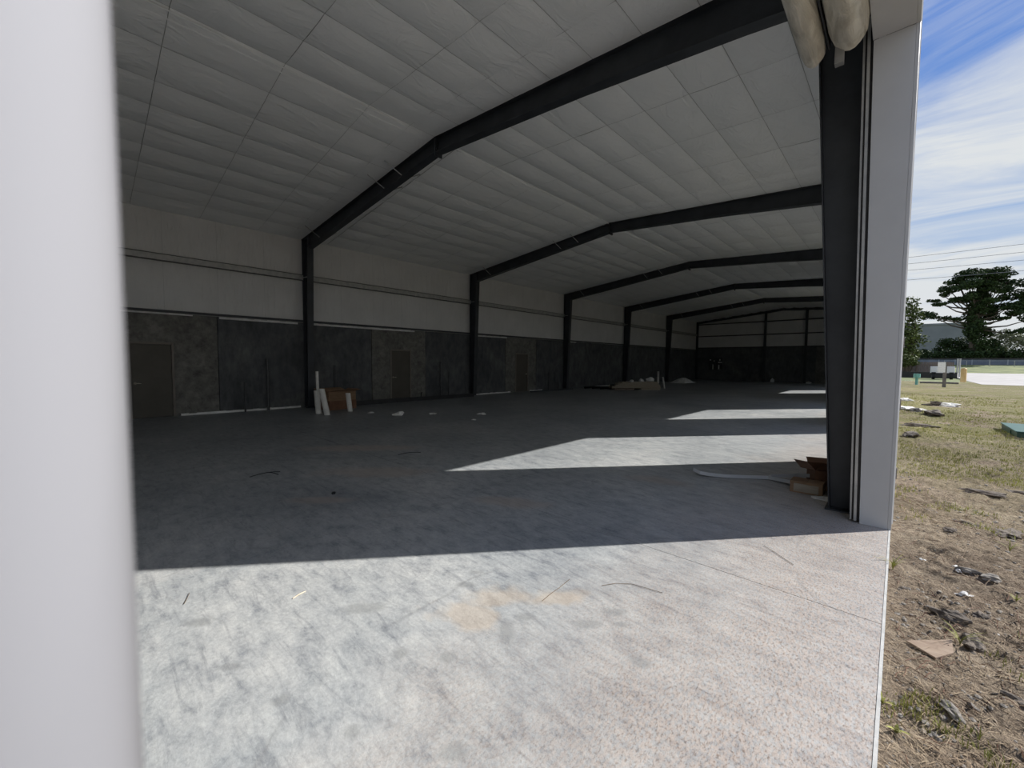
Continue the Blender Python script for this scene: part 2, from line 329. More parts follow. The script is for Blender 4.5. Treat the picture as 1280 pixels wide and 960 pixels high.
# ---------------------------------------------------------------- building data
XL, XR, XC = -15.24, 0.0, -7.75
FL = [5.48+7.62*i for i in range(-1, 5)]                 # frame lines at the left wall
FR = [-1.7, 5.9, 13.45, 21.0, 28.6, 36.2]                # and at the right wall
YE, YN = 43.58, -25.0                                     # end walls
HEAD = 4.85
OPEN = [(0.0, 5.5), (9.5, 13.6), (17.5, 21.3), (32.6, 36.6)]
BACK = [(-21.3, -17.1), (-13.7, -9.5), (-6.1, -1.9)]   # unseen hall length and openings added behind the viewpoint to brighten the interior
def zc(x): return 6.66-(6.66-5.83)*(XC-x)/(XC-XL) if x < XC else 6.66-(6.66-6.22)*(x-XC)/(-XC)

# ---- floor: slab panels between sawn control joints
fl = MB().box((XL-0.16, YN-0.2, -0.30), (-0.03, YE+0.2, -0.03)).obj('floor', MT['joint']); struct(fl)
jx = [XL-0.16, -11.62, -7.75, -3.87, -0.012]
jy = [YN-0.2] + [-0.36-3.81*i for i in range(6, -1, -1)] + [3.45+3.81*i for i in range(0, 11)] + [YE+0.2]
for i in range(len(jx)-1):
    for j in range(len(jy)-1):
        g = 0.0035
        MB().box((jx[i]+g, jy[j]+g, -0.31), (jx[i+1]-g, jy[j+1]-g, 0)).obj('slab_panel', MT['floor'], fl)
# formed outer lip of the slab
MB().box((-0.012, YN-0.2, -0.32), (0.0, YE+0.2, 0.0)).obj('slab_lip', MT['slab'], fl)

# ---- left wall
wl = MB().box((XL-0.16, YN, 0.0), (XL-0.06, YE, 6.1)).obj('wall_left', MT['precast']); struct(wl)
DOORS = [(0.86, 1.84, 'l'), (8.75, 9.73, 'l'), (16.3, 17.34, 'r')]
seams = []
for k_ in range(-1, 6):
    seams += [7.96-5.08+7.62*(k_-1)-0.01, 7.96+7.62*(k_-1), 10.49-7.62+7.62*k_-0.0]
seams = sorted(set(round(s_, 2) for s_ in [YN, YE] + [2.9+7.58*k_ for k_ in range(-3, 6)] + [0.36+7.58*k_ for k_ in range(-3, 6)] + [5.48+7.62*k_ for k_ in range(-4, 5)]))
for a_, b_ in zip(seams[:-1], seams[1:]):
    dd = [d for d in DOORS if a_-0.1 <= d[0] and d[1] <= b_+0.1]
    g = 0.012; x0, x1 = XL-0.06, XL+random.uniform(0.0, 0.012)
    mat = MT['precast']
    if dd:
        d = dd[0]; mat = MT['precast_warm']; b1 = MB()
        b1.box((x0, a_+g, 0), (x1, d[0], 2.96)); b1.box((x0, d[1], 0), (x1, b_-g, 2.96)); b1.box((x0, d[0], 2.12), (x1, d[1], 2.96))
        b1.obj('concrete_panel', mat, wl)
    else:
        MB().box((x0, a_+g, 0), (x1, b_-g, 2.96)).obj('concrete_panel', mat, wl)
# vinyl faced insulation strips above, slightly pillowed
def pillow(name, w_, h_, sag, mat, nu=4, nv=3):
    mb = MB()
    for j in range(nv+1):
        for i in range(nu+1):
            u, v = i/nu, j/nv
            s_ = sag*(math.sin(math.pi*u)**0.6)*(math.sin(math.pi*v)**0.6) if 0 < u < 1 and 0 < v < 1 else 0
            mb.v.append(((u-0.5)*w_, (v-0.5)*h_, -s_))
    for j in range(nv):
        for i in range(nu):
            a = j*(nu+1)+i; mb.f.append((a, a+nu+1, a+nu+2, a+1))
    return mb.mesh(name, mat, True)
wv_me = {}
strip_w = 1.27
y = YN+0.0
rot_wall = Matrix(((0, 0, -1, 0), (1, 0, 0, 0), (0, -1, 0, 0), (0, 0, 0, 1)))
while y < YE-0.1:
    y1 = min(y+strip_w, YE)
    for (z0, z1) in ((3.0, 4.42), (4.6, 5.86)):
        key = (round(y1-y, 2), z0)
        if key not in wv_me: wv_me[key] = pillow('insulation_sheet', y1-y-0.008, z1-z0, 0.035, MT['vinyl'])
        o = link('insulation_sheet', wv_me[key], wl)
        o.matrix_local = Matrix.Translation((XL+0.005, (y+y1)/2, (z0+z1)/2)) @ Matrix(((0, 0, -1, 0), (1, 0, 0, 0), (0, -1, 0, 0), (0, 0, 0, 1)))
    y = y1
MB().box((XL-0.06, YN, 2.97), (XL, YE, 5.95)).obj('insulation_backing', MT['ceil_back'], wl)
bays = [(YN, FL[0])]+list(zip(FL[:-1], FL[1:]))+[(FL[-1], YE)]
for a_, b_ in bays:
    MB().box((XL, a_+0.12, 2.985), (XL+0.14, b_-0.12, 3.045)).obj('girt', MT['steel'], wl)
    gm_ = MB().box((XL, a_+0.1, 4.43), (XL+0.12, b_-0.1, 4.59)).obj('girt', MT['galv'], wl); gm_['label'] = 'galvanised grey mid-height girt'
    MB().box((XL, a_+0.1, 4.59), (XL+0.15, b_-0.1, 4.605)).box((XL, a_+0.1, 4.415), (XL+0.15, b_-0.1, 4.43)).obj('girt_lip', MT['galvdark'], gm_)
# bright strips of poly under the girt and along the wall foot
def strip(y0, y1, z0, z1, seed):
    rnd = random.Random(seed); mb = MB(); n = int((y1-y0)/0.18); X0 = XL+0.014
    for i in range(n):
        ya, yb = y0+(y1-y0)*i/n, y0+(y1-y0)*(i+1)/n
        mb.box((X0, ya, z0), (X0+0.02+0.015*rnd.random(), yb, z1+0.02*rnd.random()-0.01))
    o = mb.obj('sealant_strip', MT['foam'], wl); return o
strip(2.95, 5.2, 2.90, 2.965, 1); strip(5.7, 9.9, 2.90, 2.965, 2); strip(0.3, 2.3, 2.93, 2.97, 3); strip(13.3, 15.6, 2.90, 2.96, 4); strip(21, 22, 2.91, 2.96, 5)
o = strip(1.95, 5.25, 0.0, 0.06, 6); strip(13.3, 15.9, 0, 0.06, 7); strip(17.5, 18.6, 0, 0.05, 8); strip(29, 33.5, 0, 0.05, 9); strip(24, 27.5, 0, 0.04, 12)

for i, (a_, b_, hs) in enumerate(DOORS):
    dn = empty('door_%d' % (i+1), (XL, (a_+b_)/2, 0)); struct(dn)
    yc = (a_+b_)/2; hw = (b_-a_)/2
    fr = MB()
    fr.box((-0.05, -hw, 0), (0.03, -hw+0.055, 2.13)); fr.box((-0.05, hw-0.055, 0), (0.03, hw, 2.13)); fr.box((-0.05, -hw+0.055, 2.075), (0.03, hw-0.055, 2.13))
    fr.obj('door_frame', MT['frame'], dn, bevel=0.004)
    lf = MB().box((-0.05, -hw+0.06, 0.012), (-0.005, hw-0.06, 2.07)).obj('door_leaf', MT['bronze'], dn, bevel=0.002)
    s_ = -1 if hs == 'l' else 1
    hy = s_*(hw-0.13)
    h_ = MB(); h_.tube([(-0.005, hy, 0.98), (0.012, hy, 0.98)], 0.032, 14); h_.tube([(0.01, hy, 0.98), (0.055, hy, 0.98)], 0.011, 8)
    h_.tube([(0.055, hy+s_*0.012, 0.98), (0.058, hy-s_*0.06, 0.982), (0.052, hy-s_*0.12, 0.975)], [0.011, 0.010, 0.008], 8)
    h_.obj('door_lever', MT['brass'], lf, smooth=True)
    for z_ in (0.3, 1.05, 1.82):
        MB().tube([(0.0, -s_*(hw-0.058), z_-0.05), (0.0, -s_*(hw-0.058), z_+0.05)], 0.007, 6).obj('hinge', MT['galvdark'], lf)

# ---- ceiling: backing deck with pillowed insulation cells
ce = MB()
ce.prism([(XL-0.1, YN, zc(XL)+0.03), (XC, YN, zc(XC)+0.03), (XR-0.06, YN, zc(0)+0.03), (XR-0.06, YN, zc(0)+0.1), (XC, YN, zc(XC)+0.1), (XL-0.1, YN, zc(XL)+0.1)],
         [(XL-0.1, YE, zc(XL)+0.03), (XC, YE, zc(XC)+0.03), (XR-0.06, YE, zc(0)+0.03), (XR-0.06, YE, zc(0)+0.1), (XC, YE, zc(XC)+0.1), (XL-0.1, YE, zc(XL)+0.1)])
ce = ce.obj('ceiling', MT['ceil_back']); struct(ce)
xs = [XL, -14.31, -13.49, -12.67, -11.85, -11.03, -10.3, -9.55, -8.62, -7.75, -6.94, -6.13, -5.35, -4.53, -3.72, -2.9, -2.1, -1.3, -0.5, -0.1]
ys = [YN, -23, -21, -19, -17, -15, -13, -11.6, -10, -8.4, -6.9, -5.4, -3.9, -2.6, -1.5, -0.48, 1.03, 2.54, 4.05, 4.97, 6.23, 7.52, 9.05, 10.6, 12.05, 12.62]
for k_ in range(2, 6):
    F = 5.55+7.62*k_-7.62
    ys += [F+0.7, F+2.0, F+3.52, F+5.05, F+6.5, F+7.07]
ys = [q for q in ys if q < YE-0.5]+[YE]
cells = [(i, j) for j in range(len(ys)-1) for i in range(len(xs)-1)]
def cell_geo(mb, i, j):
    x0, x1, y0, y1 = xs[i], xs[i+1], ys[j], ys[j+1]; nu, nv = 4, 5; g = 0.004
    rnd = random.Random(i*131+j*17); sg = rnd.uniform(0.055, 0.10)*(0.9 if x0 > XC else 0.8)*min(1, (y1-y0)/1.2)
    fr_ = any(y0 < F < y1 for F in [0.5*(a+b) for a, b in zip(FL, FR)])
    if fr_: sg = 0.004
    skx = rnd.uniform(0.40, 0.6); n0 = len(mb.v)
    for b in range(nv+1):
        for a in range(nu+1):
            u, v = a/nu, b/nv
            x = x0+g+(x1-x0-2*g)*u; yy = y0+g+(y1-y0-2*g)*v
            uu = u**(math.log(0.5)/math.log(skx)) if 0 < u < 1 else u
            e = 0 if (a in (0, nu) or b in (0, nv)) else 1
            sag = sg*(math.sin(math.pi*uu)**0.7)*(math.sin(math.pi*v)**0.5)*e if e else 0.0
            if e and not fr_: sag += 0.014*noise.noise(Vector((x*2.1, yy*2.3, 0)))
            elif a not in (0, nu) and not fr_: sag = sg*0.18
            mb.v.append((x, yy, zc(x)-0.004-sag))
    for b in range(nv):
        for a in range(nu):
            q = n0+b*(nu+1)+a; mb.f.append((q, q+nu+1, q+nu+2, q+1))
near_cells = [c_ for c_ in cells if 0.0 <= ys[c_[1]] and ys[c_[1]+1] < 29]
def keyf(c_):
    x = (xs[c_[0]]+xs[c_[0]+1])/2; y = (ys[c_[1]]+ys[c_[1]+1])/2; return math.hypot(x, y)
near_cells = sorted(near_cells, key=keyf)[:290]; ns = set(near_cells)
for c_ in near_cells:
    mb = MB(); cell_geo(mb, *c_); mb.obj('insulation_panel', MT['ceil'], ce, smooth=True)
mb = MB()
for c_ in cells:
    if c_ not in ns: cell_geo(mb, *c_)
stuff(mb.obj('insulation_field', MT['ceil'], ce, smooth=True))
# folded facing tab running along the ridge
mb = MB()
n_ = 160
for (dx, hh) in ((-0.10, 0.012), (-0.26, 0.004)):
    for q in range(n_):
        ya, yb = YN+(YE-YN)*q/n_, YN+(YE-YN)*(q+1)/n_
        wa = 0.02*math.sin(ya*2.1+dx*9); wb = 0.02*math.sin(yb*2.1+dx*9); X0 = XC+dx
        if any(ya < F+0.25 and yb > F-0.1 for F in [0.5*(a+b) for a, b in zip(FL, FR)]): continue
        mb.prism([(X0+wa, ya, zc(X0)-0.0), (X0+0.05+wa, ya, zc(X0)-hh-0.03), (X0+0.065+wa, ya, zc(X0)-hh-0.02), (X0+0.02+wa, ya, zc(X0))],
                 [(X0+wb, yb, zc(X0)-0.0), (X0+0.05+wb, yb, zc(X0)-hh-0.03), (X0+0.065+wb, yb, zc(X0)-hh-0.02), (X0+0.02+wb, yb, zc(X0))])
mb.obj('ridge_seam', MT['ceil'], ce)

# ---- roof over it all
rf = MB().prism([(XL-0.3, YN-0.3, 5.95), (XC, YN-0.3, 6.80), (0.02, YN-0.3, 6.38), (0.02, YN-0.3, 6.55), (XC, YN-0.3, 6.98), (XL-0.3, YN-0.3, 6.12)],
                [(XL-0.3, YE+0.3, 5.95), (XC, YE+0.3, 6.80), (0.02, YE+0.3, 6.38), (0.02, YE+0.3, 6.55), (XC, YE+0.3, 6.98), (XL-0.3, YE+0.3, 6.12)]).obj('roof', MT['siding']); struct(rf)

# ---- end walls
def endwall(name, Y, s_):
    w_ = MB().prism([(XL-0.1, Y+s_*0.02, 0), (XR-0.06, Y+s_*0.02, 0), (XR-0.06, Y+s_*0.02, 6.3), (XC, Y+s_*0.02, 6.75), (XL-0.1, Y+s_*0.02, 5.92)],
                    [(XL-0.1, Y+s_*0.14, 0), (XR-0.06, Y+s_*0.14, 0), (XR-0.06, Y+s_*0.14, 6.3), (XC, Y+s_*0.14, 6.75), (XL-0.1, Y+s_*0.14, 5.92)]).obj(name, MT['precast'])
    struct(w_); n = 6
    for i in range(n):
        a = XL+(XR-0.3-XL)*i/n; b = XL+(XR-0.3-XL)*(i+1)/n
        MB().box((a+0.012, min(Y, Y+s_*0.03), 0), (b-0.012, max(Y, Y+s_*0.03), 3.2)).obj('concrete_panel', MT['precast_warm' if i in (4,) else 'precast'], w_)
        zt = min(zc(a), zc(b))
        for q in range(2):
            a2, b2 = a+(b-a)*q/2, a+(b-a)*(q+1)/2
            MB().prism([(a2+0.004, Y-s_*0.01, 3.24), (b2-0.004, Y-s_*0.01, 3.24), (b2-0.004, Y-s_*0.01, zc(b2)-0.01), (a2+0.004, Y-s_*0.01, zc(a2)-0.01)],
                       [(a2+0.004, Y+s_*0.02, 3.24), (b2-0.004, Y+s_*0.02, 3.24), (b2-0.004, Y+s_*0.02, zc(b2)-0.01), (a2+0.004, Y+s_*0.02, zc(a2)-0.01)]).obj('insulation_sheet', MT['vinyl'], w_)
    for z_ in (3.2, 4.36, 5.55):
        MB().box((XL+0.1, min(Y-s_*0.13, Y-s_*0.01), z_-0.045), (XR-0.35, max(Y-s_*0.13, Y-s_*0.01), z_+0.045)).obj('girt', MT['steel'], w_)
    return w_
endwall('wall_back', YE, 1); endwall('wall_front', YN, -1)

# ---- right wall with roll-up openings
segs = []; prev = YN
for a_, b_ in BACK+OPEN: segs.append((prev, a_)); prev = b_
segs.append((prev, YE))
WX0, WX1 = -0.235, -0.03
wr = empty('wall_right', (0, 0, 0)); struct(wr)
mb = MB()
EXD = (7.05, 8.05)                                         # exterior walk door
for a_, b_ in segs:
    if b_ == 0.0: mb.box((WX0, a_+0.02, 0.0), (WX1, -0.10, 6.3))
    elif a_ < EXD[0] < b_:
        mb.box((WX0, a_+0.02, 0), (WX1, EXD[0], 6.3)); mb.box((WX0, EXD[1], 0), (WX1, b_-0.02, 6.3)); mb.box((WX0, EXD[0], 2.2), (WX1, EXD[1], 6.3))
    else: mb.box((WX0, a_+0.02, 0), (WX1, b_-0.02, 6.3))
for a_, b_ in BACK+OPEN:
    mb.box((WX0, a_-0.1 if a_ == 0 else a_-0.02, HEAD+0.02), (WX1, b_+0.02, 6.3))
mb.obj('wall_core', MT['precast'], wr)
def siding(y0, y1, z0, z1):                                # ribbed metal sheet on the outside
    m2 = MB(); y = y0
    m2.box((WX1, y0, z0), (-0.012, y1, z1))
    k2 = 0
    while y0+0.15+k2*0.305 < y1-0.06:
        yy = y0+0.15+k2*0.305; k2 += 1
        m2.prism([(-0.012, yy-0.035, z0), (0.016, yy-0.015, z0), (0.016, yy+0.015, z0), (-0.012, yy+0.035, z0)],
                 [(-0.012, yy-0.035, z1), (0.016, yy-0.015, z1), (0.016, yy+0.015, z1), (-0.012, yy+0.035, z1)])
    return m2.obj('siding_sheet', MT['siding'], wr)
for a_, b_ in segs:
    if b_ == 0.0: siding(a_+0.1, -0.3, 0.0, 6.3); continue
    if a_ < EXD[0] < b_:
        siding(a_+0.10, EXD[0]-0.05, 0.0, 6.3); siding(EXD[0]-0.05, EXD[1]+0.05, 2.25, 6.3); siding(EXD[1]+0.05, b_-0.1, 0.0, 6.3)
    else:
        yy = a_+0.1
        while yy < b_-0.11: siding(yy, min(yy+3.0, b_-0.1), 0.0, 6.3); yy += 3.0
for a_, b_ in BACK+OPEN: siding(a_-0.1, b_+0.1, HEAD+0.1, 6.3)

# door opening trims (jamb and head linings)
for i, (a_, b_) in enumerate(OPEN+BACK):
    t_ = empty('trim_%d' % (i+1), (0, (a_+b_)/2, 0)); struct(t_); cy_ = (a_+b_)/2
    J = b_-cy_; A = a_-cy_
    # far jamb lining, a little wider at its head
    MB().prism([(-0.238, J, 0), (-0.022, J, 0), (-0.022, J+0.03, 0), (-0.238, J+0.03, 0)],
               [(-0.325, J, HEAD), (-0.022, J, HEAD), (-0.022, J+0.03, HEAD), (-0.325, J+0.03, HEAD)]).obj('jamb_lining', MT['trim'], t_, bevel=0.003)
    MB().box((-0.022, J-0.001, 0), (0.006, J+0.10, HEAD+0.1)).obj('jamb_flange', MT['trim'], t_, bevel=0.003)
    MB().box((-0.33, A, HEAD), (-0.022, J, HEAD+0.03)).obj('head_lining', MT['trim'], t_, bevel=0.003)
    MB().box((-0.022, A, HEAD-0.001), (0.008, J, HEAD+0.10)).obj('head_flange', MT['trim'], t_, bevel=0.003)
    if i:
        MB().box((-0.238, A-0.03, 0), (-0.022, A, HEAD)).obj('jamb_lining', MT['trim'], t_, bevel=0.003)
        MB().box((-0.022, A-0.10, 0), (0.006, A+0.001, HEAD+0.1)).obj('jamb_flange', MT['trim'], t_, bevel=0.003)
    # curtain guides behind the far jamb
    for (x0, x1, x2, x3, dy, mm, nm) in ((-0.262, -0.242, -0.352, -0.332, 0.03, 'black', 'guide_gasket'), (-0.285, -0.262, -0.376, -0.352, 0.0, 'galv', 'door_guide'),
                                      (-0.303, -0.290, -0.392, -0.378, 0.04, 'black', 'guide_gasket'), (-0.318, -0.303, -0.41, -0.392, 0.02, 'galv', 'door_guide')):
        y0 = J+dy+0.01
        MB().prism([(x0, y0, 0.02), (x1, y0, 0.02), (x1, y0+0.12, 0.02), (x0, y0+0.12, 0.02)], [(x2, y0, HEAD+0.25), (x3, y0, HEAD+0.25), (x3, y0+0.12, HEAD+0.25), (x2, y0+0.12, HEAD+0.25)]).obj(nm, MT[mm], t_)
# near jamb: wide rounded white post cover right beside the viewpoint
nj = MB(); R = 0.013; XF, YF = -0.158, 0.0093
ring = [(-0.42, -0.12), (XF, -0.12)]
for q in range(0, 21):
    a = math.pi/2*q/20; ring.append((XF-R+R*math.cos(a), YF-0.034+0.034*math.sin(a)))
ring += [(-0.42, YF)]
nj.prism([(x, y, 0.0) for x, y in ring], [(x, y, HEAD) for x, y in ring])
o = nj.obj('jamb_cover', MT['jamb']); 
tr = D.objects['trim_1']; o.parent = tr; o.location = (0, -2.75, 0)
for p in o.data.polygons: p.use_smooth = len(p.vertices) == 4
wn = o.modifiers.new('wn', 'WEIGHTED_NORMAL')
MB().box((-0.17, -0.34, 0), (0.0, -0.12, HEAD+0.1)).obj('corner_cover', MT['trim'], tr, loc=(0, -2.75, 0))

# exterior walk door seen edge on
de = empty('door_4', (0, (EXD[0]+EXD[1])/2, 0)); struct(de)
MB().box((-0.2, -0.52, 0), (0.010, -0.46, 2.2)).box((-0.2, 0.46, 0), (0.010, 0.52, 2.2)).box((-0.2, -0.46, 2.14), (0.010, 0.46, 2.2)).obj('door_frame', MT['trim'], de, bevel=0.003)
lf = MB().box((-0.04, -0.455, 0.015), (0.004, 0.455, 2.13)).obj('door_leaf', MT['siding'], de)
for z_ in (0.27, 1.15, 1.93): MB().box((0.004, -0.475, z_-0.07), (0.030, -0.435, z_+0.07)).obj('hinge', MT['post'], lf, bevel=0.002)
mb = MB(); mb.tube([(0.004, 0.38, 1.05), (0.015, 0.38, 1.05)], 0.035, 12); mb.tube([(0.01, 0.38, 1.05), (0.07, 0.38, 1.05)], 0.012, 8); mb.tube([(0.07, 0.39, 1.05), (0.072, 0.27, 1.05)], 0.011, 8)
mb.obj('door_lever', MT['galv'], lf, smooth=True)

# ---------------------------------------------------------------- steel portal frames
ORD = ['behind the viewpoint', 'nearest the camera, its knee by the white wrapped door coil', 'second from the camera, crossing mid ceiling', 'third from the camera down the hall',
       'fourth from the camera down the hall', 'fifth from the camera, last before the end wall']
def make_frame(k_, yl, yr):
    root = empty('portal_frame', (XL, yl, 0))
    tag(root, 'black steel portal frame %s' % ORD[k_], 'steel frame', 'black portal frames spanning the hall')
    def yf(x): return yl+(yr-yl)*(x-(-15.1))/14.6
    o0 = Vector((XL, yl, 0))
    def P(x, z, dy): return Vector((x, yf(x)+dy, z))-o0
    def plate(name, poly, hy, parent, mat='steel'):
        mb = MB(); mb.prism([P(x, z, -hy) for x, z in poly], [P(x, z, hy) for x, z in poly]); return mb.obj(name, MT[mat], parent)
    def flange(parent, a, b, n, hy=0.1, t=0.014):       # strip from a to b, thickness towards n
        (ax, az), (bx_, bz_) = a, b
        return plate('flange', [(ax, az), (bx_, bz_), (bx_+n[0]*t, bz_+n[1]*t), (ax+n[0]*t, az+n[1]*t)], hy, parent)
    # left column
    lb, lt = -14.93, -14.72
    c1 = plate('column', [(-15.2, 0), (lb, 0), (lt, 5.46), (-15.2, 5.40)], 0.006, root)
    flange(c1, (-15.2, 0.0), (-15.2, zc(-15.2)-0.0), (1, 0)); flange(c1, (lb, 0), (lt, 5.46), (-1, 0))
    plate('base_plate', [(-15.22, 0), (lb+0.03, 0), (lb+0.03, 0.02), (-15.22, 0.02)], 0.13, c1)
    # knee plate and left rafter
    r1 = plate('rafter', [(-15.2, zc(-15.2)), (-15.2, 5.40), (lt, 5.46), (XC, 6.33), (XC, zc(XC))], 0.006, root)
    flange(r1, (-15.28, zc(-15.28)+0.0), (XC, zc(XC)), (0, -1)); flange(r1, (lt, 5.46), (XC, 6.33), (0, 1))
    plate('stiffener', [(lt-0.015, 5.46), (lt, 5.46), (lt, zc(lt)), (lt-0.015, zc(lt))], 0.09, r1)
    # right column
    rb, rm, rt = -0.525, -0.80, -0.83
    c2 = plate('column', [(rb, 0), (-0.312, 0), (-0.312, 5.9), (rt, 5.72), (rm, 4.95)], 0.006, root)
    flange(c2, (rb, 0), (rm, 4.95), (1, 0)); flange(c2, (rm, 4.95), (rt, 5.72), (1, 0)); flange(c2, (-0.312, 0), (-0.312, 6.0), (-1, 0))
    plate('base_plate', [(rb-0.03, 0), (-0.29, 0), (-0.29, 0.02), (rb-0.03, 0.02)], 0.13, c2)
    # right rafter
    r2 = plate('rafter', [(XC, zc(XC)), (XC, 6.33), (-4.0, 6.06), (-1.6, 5.82), (rt, 5.72), (-0.312, 5.72), (-0.312, zc(-0.312))], 0.006, root)
    flange(r2, (XC, zc(XC)), (-0.25, zc(-0.25)), (0, -1)); flange(r2, (XC, 6.33), (-4.0, 6.06), (0, 1)); flange(r2, (-4.0, 6.06), (-1.6, 5.82), (0, 1)); flange(r2, (-1.6, 5.82), (rt, 5.72), (0, 1))
    # bolted ridge splice
    s_ = plate('splice_plate', [(XC-0.016, 6.25), (XC+0.016, 6.25), (XC+0.016, zc(XC)-0.01), (XC-0.016, zc(XC)-0.01)], 0.1, root)
    if k_ in (1, 2, 3):
        for z_ in (6.28, 6.40, 6.52):
            for dy in (-0.06, 0.06):
                p = P(XC, z_, dy); MB().tube([p-Vector((0.035, 0, 0)), p+Vector((0.04, 0, 0))], 0.014, 6).obj('bolt', MT['steel'], s_)
    # flange braces from purlin to lower flange
    for x in (-9.1, -9.9, -13.8):
        zb = 5.46+(6.33-5.46)*(x-lt)/(XC-lt)
        for sg in (-1, 1):
            a = P(x-0.06, zc(x)-0.07, sg*0.50); b = P(x+0.03, zb+0.05, sg*0.09)
            mb = MB(); mb.tube([a, b], 0.014, 4); mb.obj('flange_brace', MT['galv'], root)
    # girt clip on the column
    a = P(-15.17, 4.50, -0.14); b = P(-14.95, 4.53, -0.02)
    MB().tube([a, b], 0.016, 5).obj('girt_clip', MT['galv'], root)
    return root
for k_ in range(1, 6): make_frame(k_, FL[k_], FR[k_])
# end wall frame: light rafter and posts
ef = empty('end_frame', (XL, YE-0.16, 0)); tag(ef, 'black steel end frame with posts standing against the far end wall', 'steel frame')
o0 = Vector((XL, YE-0.16, 0))
def W(x, y, z): return Vector((x, y, z))-o0
for (xa, xb) in ((XL+0.02, XC), (XC, XR-0.35)):
    MB().prism([W(xa, YE-0.28, zc(xa)-0.24), W(xb, YE-0.28, zc(xb)-0.24), W(xb, YE-0.28, zc(xb)), W(xa, YE-0.28, zc(xa))],
               [W(xa, YE-0.14, zc(xa)-0.24), W(xb, YE-0.14, zc(xb)-0.24), W(xb, YE-0.14, zc(xb)), W(xa, YE-0.14, zc(xa))]).obj('rafter', MT['steel'], ef)
for x in (XL+0.12, -9.1, -6.0, -3.0, -0.5):
    m_ = MB(); a = W(x, YE-0.3, 0)
    m_.box((a.x-0.09, a.y, 0), (a.x+0.09, a.y+0.012, zc(x)-0.2)); m_.box((a.x-0.09, a.y+0.15, 0), (a.x+0.09, a.y+0.162, zc(x)-0.2)); m_.box((a.x-0.005, a.y+0.012, 0), (a.x+0.005, a.y+0.15, zc(x)-0.2))
    m_.obj('post', MT['steel'], ef)

# ---------------------------------------------------------------- rolled door coils over the openings
def coil(i, a_, b_):
    root = empty('rolled_door', (-0.58, (a_+b_)/2, HEAD)); cy_ = (a_+b_)/2
    lab = ['rolled-up door coil in yellowed wrap over the nearest opening, beside the first frame', 'rolled-up door coil in wrap over the second opening, behind the first right column',
           'rolled-up door coil in wrap over the third opening', 'rolled-up door coil in wrap over the farthest opening'][i]
    tag(root, lab, 'roll-up door')
    ya, yb = (a_ if i else -0.3)-cy_, (b_-0.22 if i == 0 else b_-0.60)-cy_
    def lump(name, cx_, cz_, rx, rz, seed, n=26, seg=20):
        mb = MB(); L_ = yb-ya
        for q in range(n+1):
            t = q/n; yy = ya+L_*t; k2 = 1.0
            d = min(t, 1-t)*L_
            if d < 0.10: k2 = 0.86+0.14*math.sqrt(max(0, 1-(1-d/0.10)**2))
            for s_ in range(seg):
                an = 2*math.pi*s_/seg
                w_ = 1+0.05*noise.noise(Vector((math.cos(an)*1.6, yy*2.2, math.sin(an)*1.6+seed)))+0.02*math.sin(an*5+yy)
                mb.v.append((cx_+0.58+rx*k2*w_*math.cos(an), yy, cz_-HEAD+rz*k2*w_*math.sin(an)))
        for q in range(n):
            for s_ in range(seg):
                s2 = (s_+1) % seg; mb.f.append((q*seg+s_, q*seg+s2, (q+1)*seg+s2, (q+1)*seg+s_))
        mb.f.append(tuple(range(seg))); mb.f.append(tuple(n*seg+s_ for s_ in reversed(range(seg))))
        return mb.obj(name, MT['wrap'], root, smooth=True)
    lump('door_curtain', -0.49, 4.91, 0.155, 0.215, 1.0)
    lump('coil_cover', -0.772, 4.83, 0.108, 0.165, 5.0)
    MB().box((0.58-0.652, ya+0.05, -0.06), (0.58-0.640, yb-0.02, 0.30)).obj('coil_gap_dark', MT['black'], root)  # black sheet standing in for the dark shaded gap between the coils
    br = MB().box((0.58-0.60, yb-0.03, -0.225), (0.58-0.53, yb+0.04, -0.02)).obj('bracket', MT['galv'], root)
    MB().tube([(0.58-0.485, ya-0.02, 0.05), (0.58-0.485, yb+0.06, 0.05)], 0.03, 10).obj('shaft', MT['steel'], root)
    return root
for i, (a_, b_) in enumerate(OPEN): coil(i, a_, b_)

# ---------------------------------------------------------------- things inside
def pipe(name, x, y, r, h, mat, label, cat, lean=(0, 0), cap=None, group=None):
    root = empty(name, (x, y, 0)); tag(root, label, cat, group)
    n = 14; mb = MB()
    # hollow pipe
    p0, p1 = Vector((0, 0, 0.001)), Vector((lean[0], lean[1], h))
    for (rr, zz) in ((r, 0), (r, 1), (r*0.86, 1), (r*0.86, 0.7)):
        for q in range(n):
            a = 2*math.pi*q/n; c_ = p0.lerp(p1, zz); mb.v.append((c_.x+rr*math.cos(a), c_.y+rr*math.sin(a), c_.z))
    for lv in range(3):
        for q in range(n):
            q2 = (q+1) % n; mb.f.append((lv*n+q, lv*n+q2, (lv+1)*n+q2, (lv+1)*n+q))
    mb.f.append(tuple(3*n+q for q in range(n)))
    mb.obj('pipe', MT[mat], root, smooth=False)
    if cap is not None:
        c_ = p0.lerp(p1, cap)
        MB().tube([c_-Vector((0, 0, 0.04)), c_+Vector((0, 0, 0.04))], r*1.3, 12).obj('coupling', MT[mat], root)
    return root
g = 'white plastic stub pipes by the cardboard box'
pipe('stub_pipe', -13.05, 5.02, 0.085, 0.72, 'pvc', 'thick white stub pipe, leftmost of the three before the cardboard box', 'pipe', lean=(0, -0.05))
pipe('stub_pipe', -12.55, 5.08, 0.085, 0.80, 'pvc', 'leaning thick white stub pipe, middle of the three before the cardboard box', 'pipe', lean=(0.0, -0.16))
pipe('stub_pipe', -12.95, 5.98, 0.078, 0.60, 'pvc', 'short white stub pipe standing at the right end of the cardboard box', 'pipe', lean=(0, -0.07))
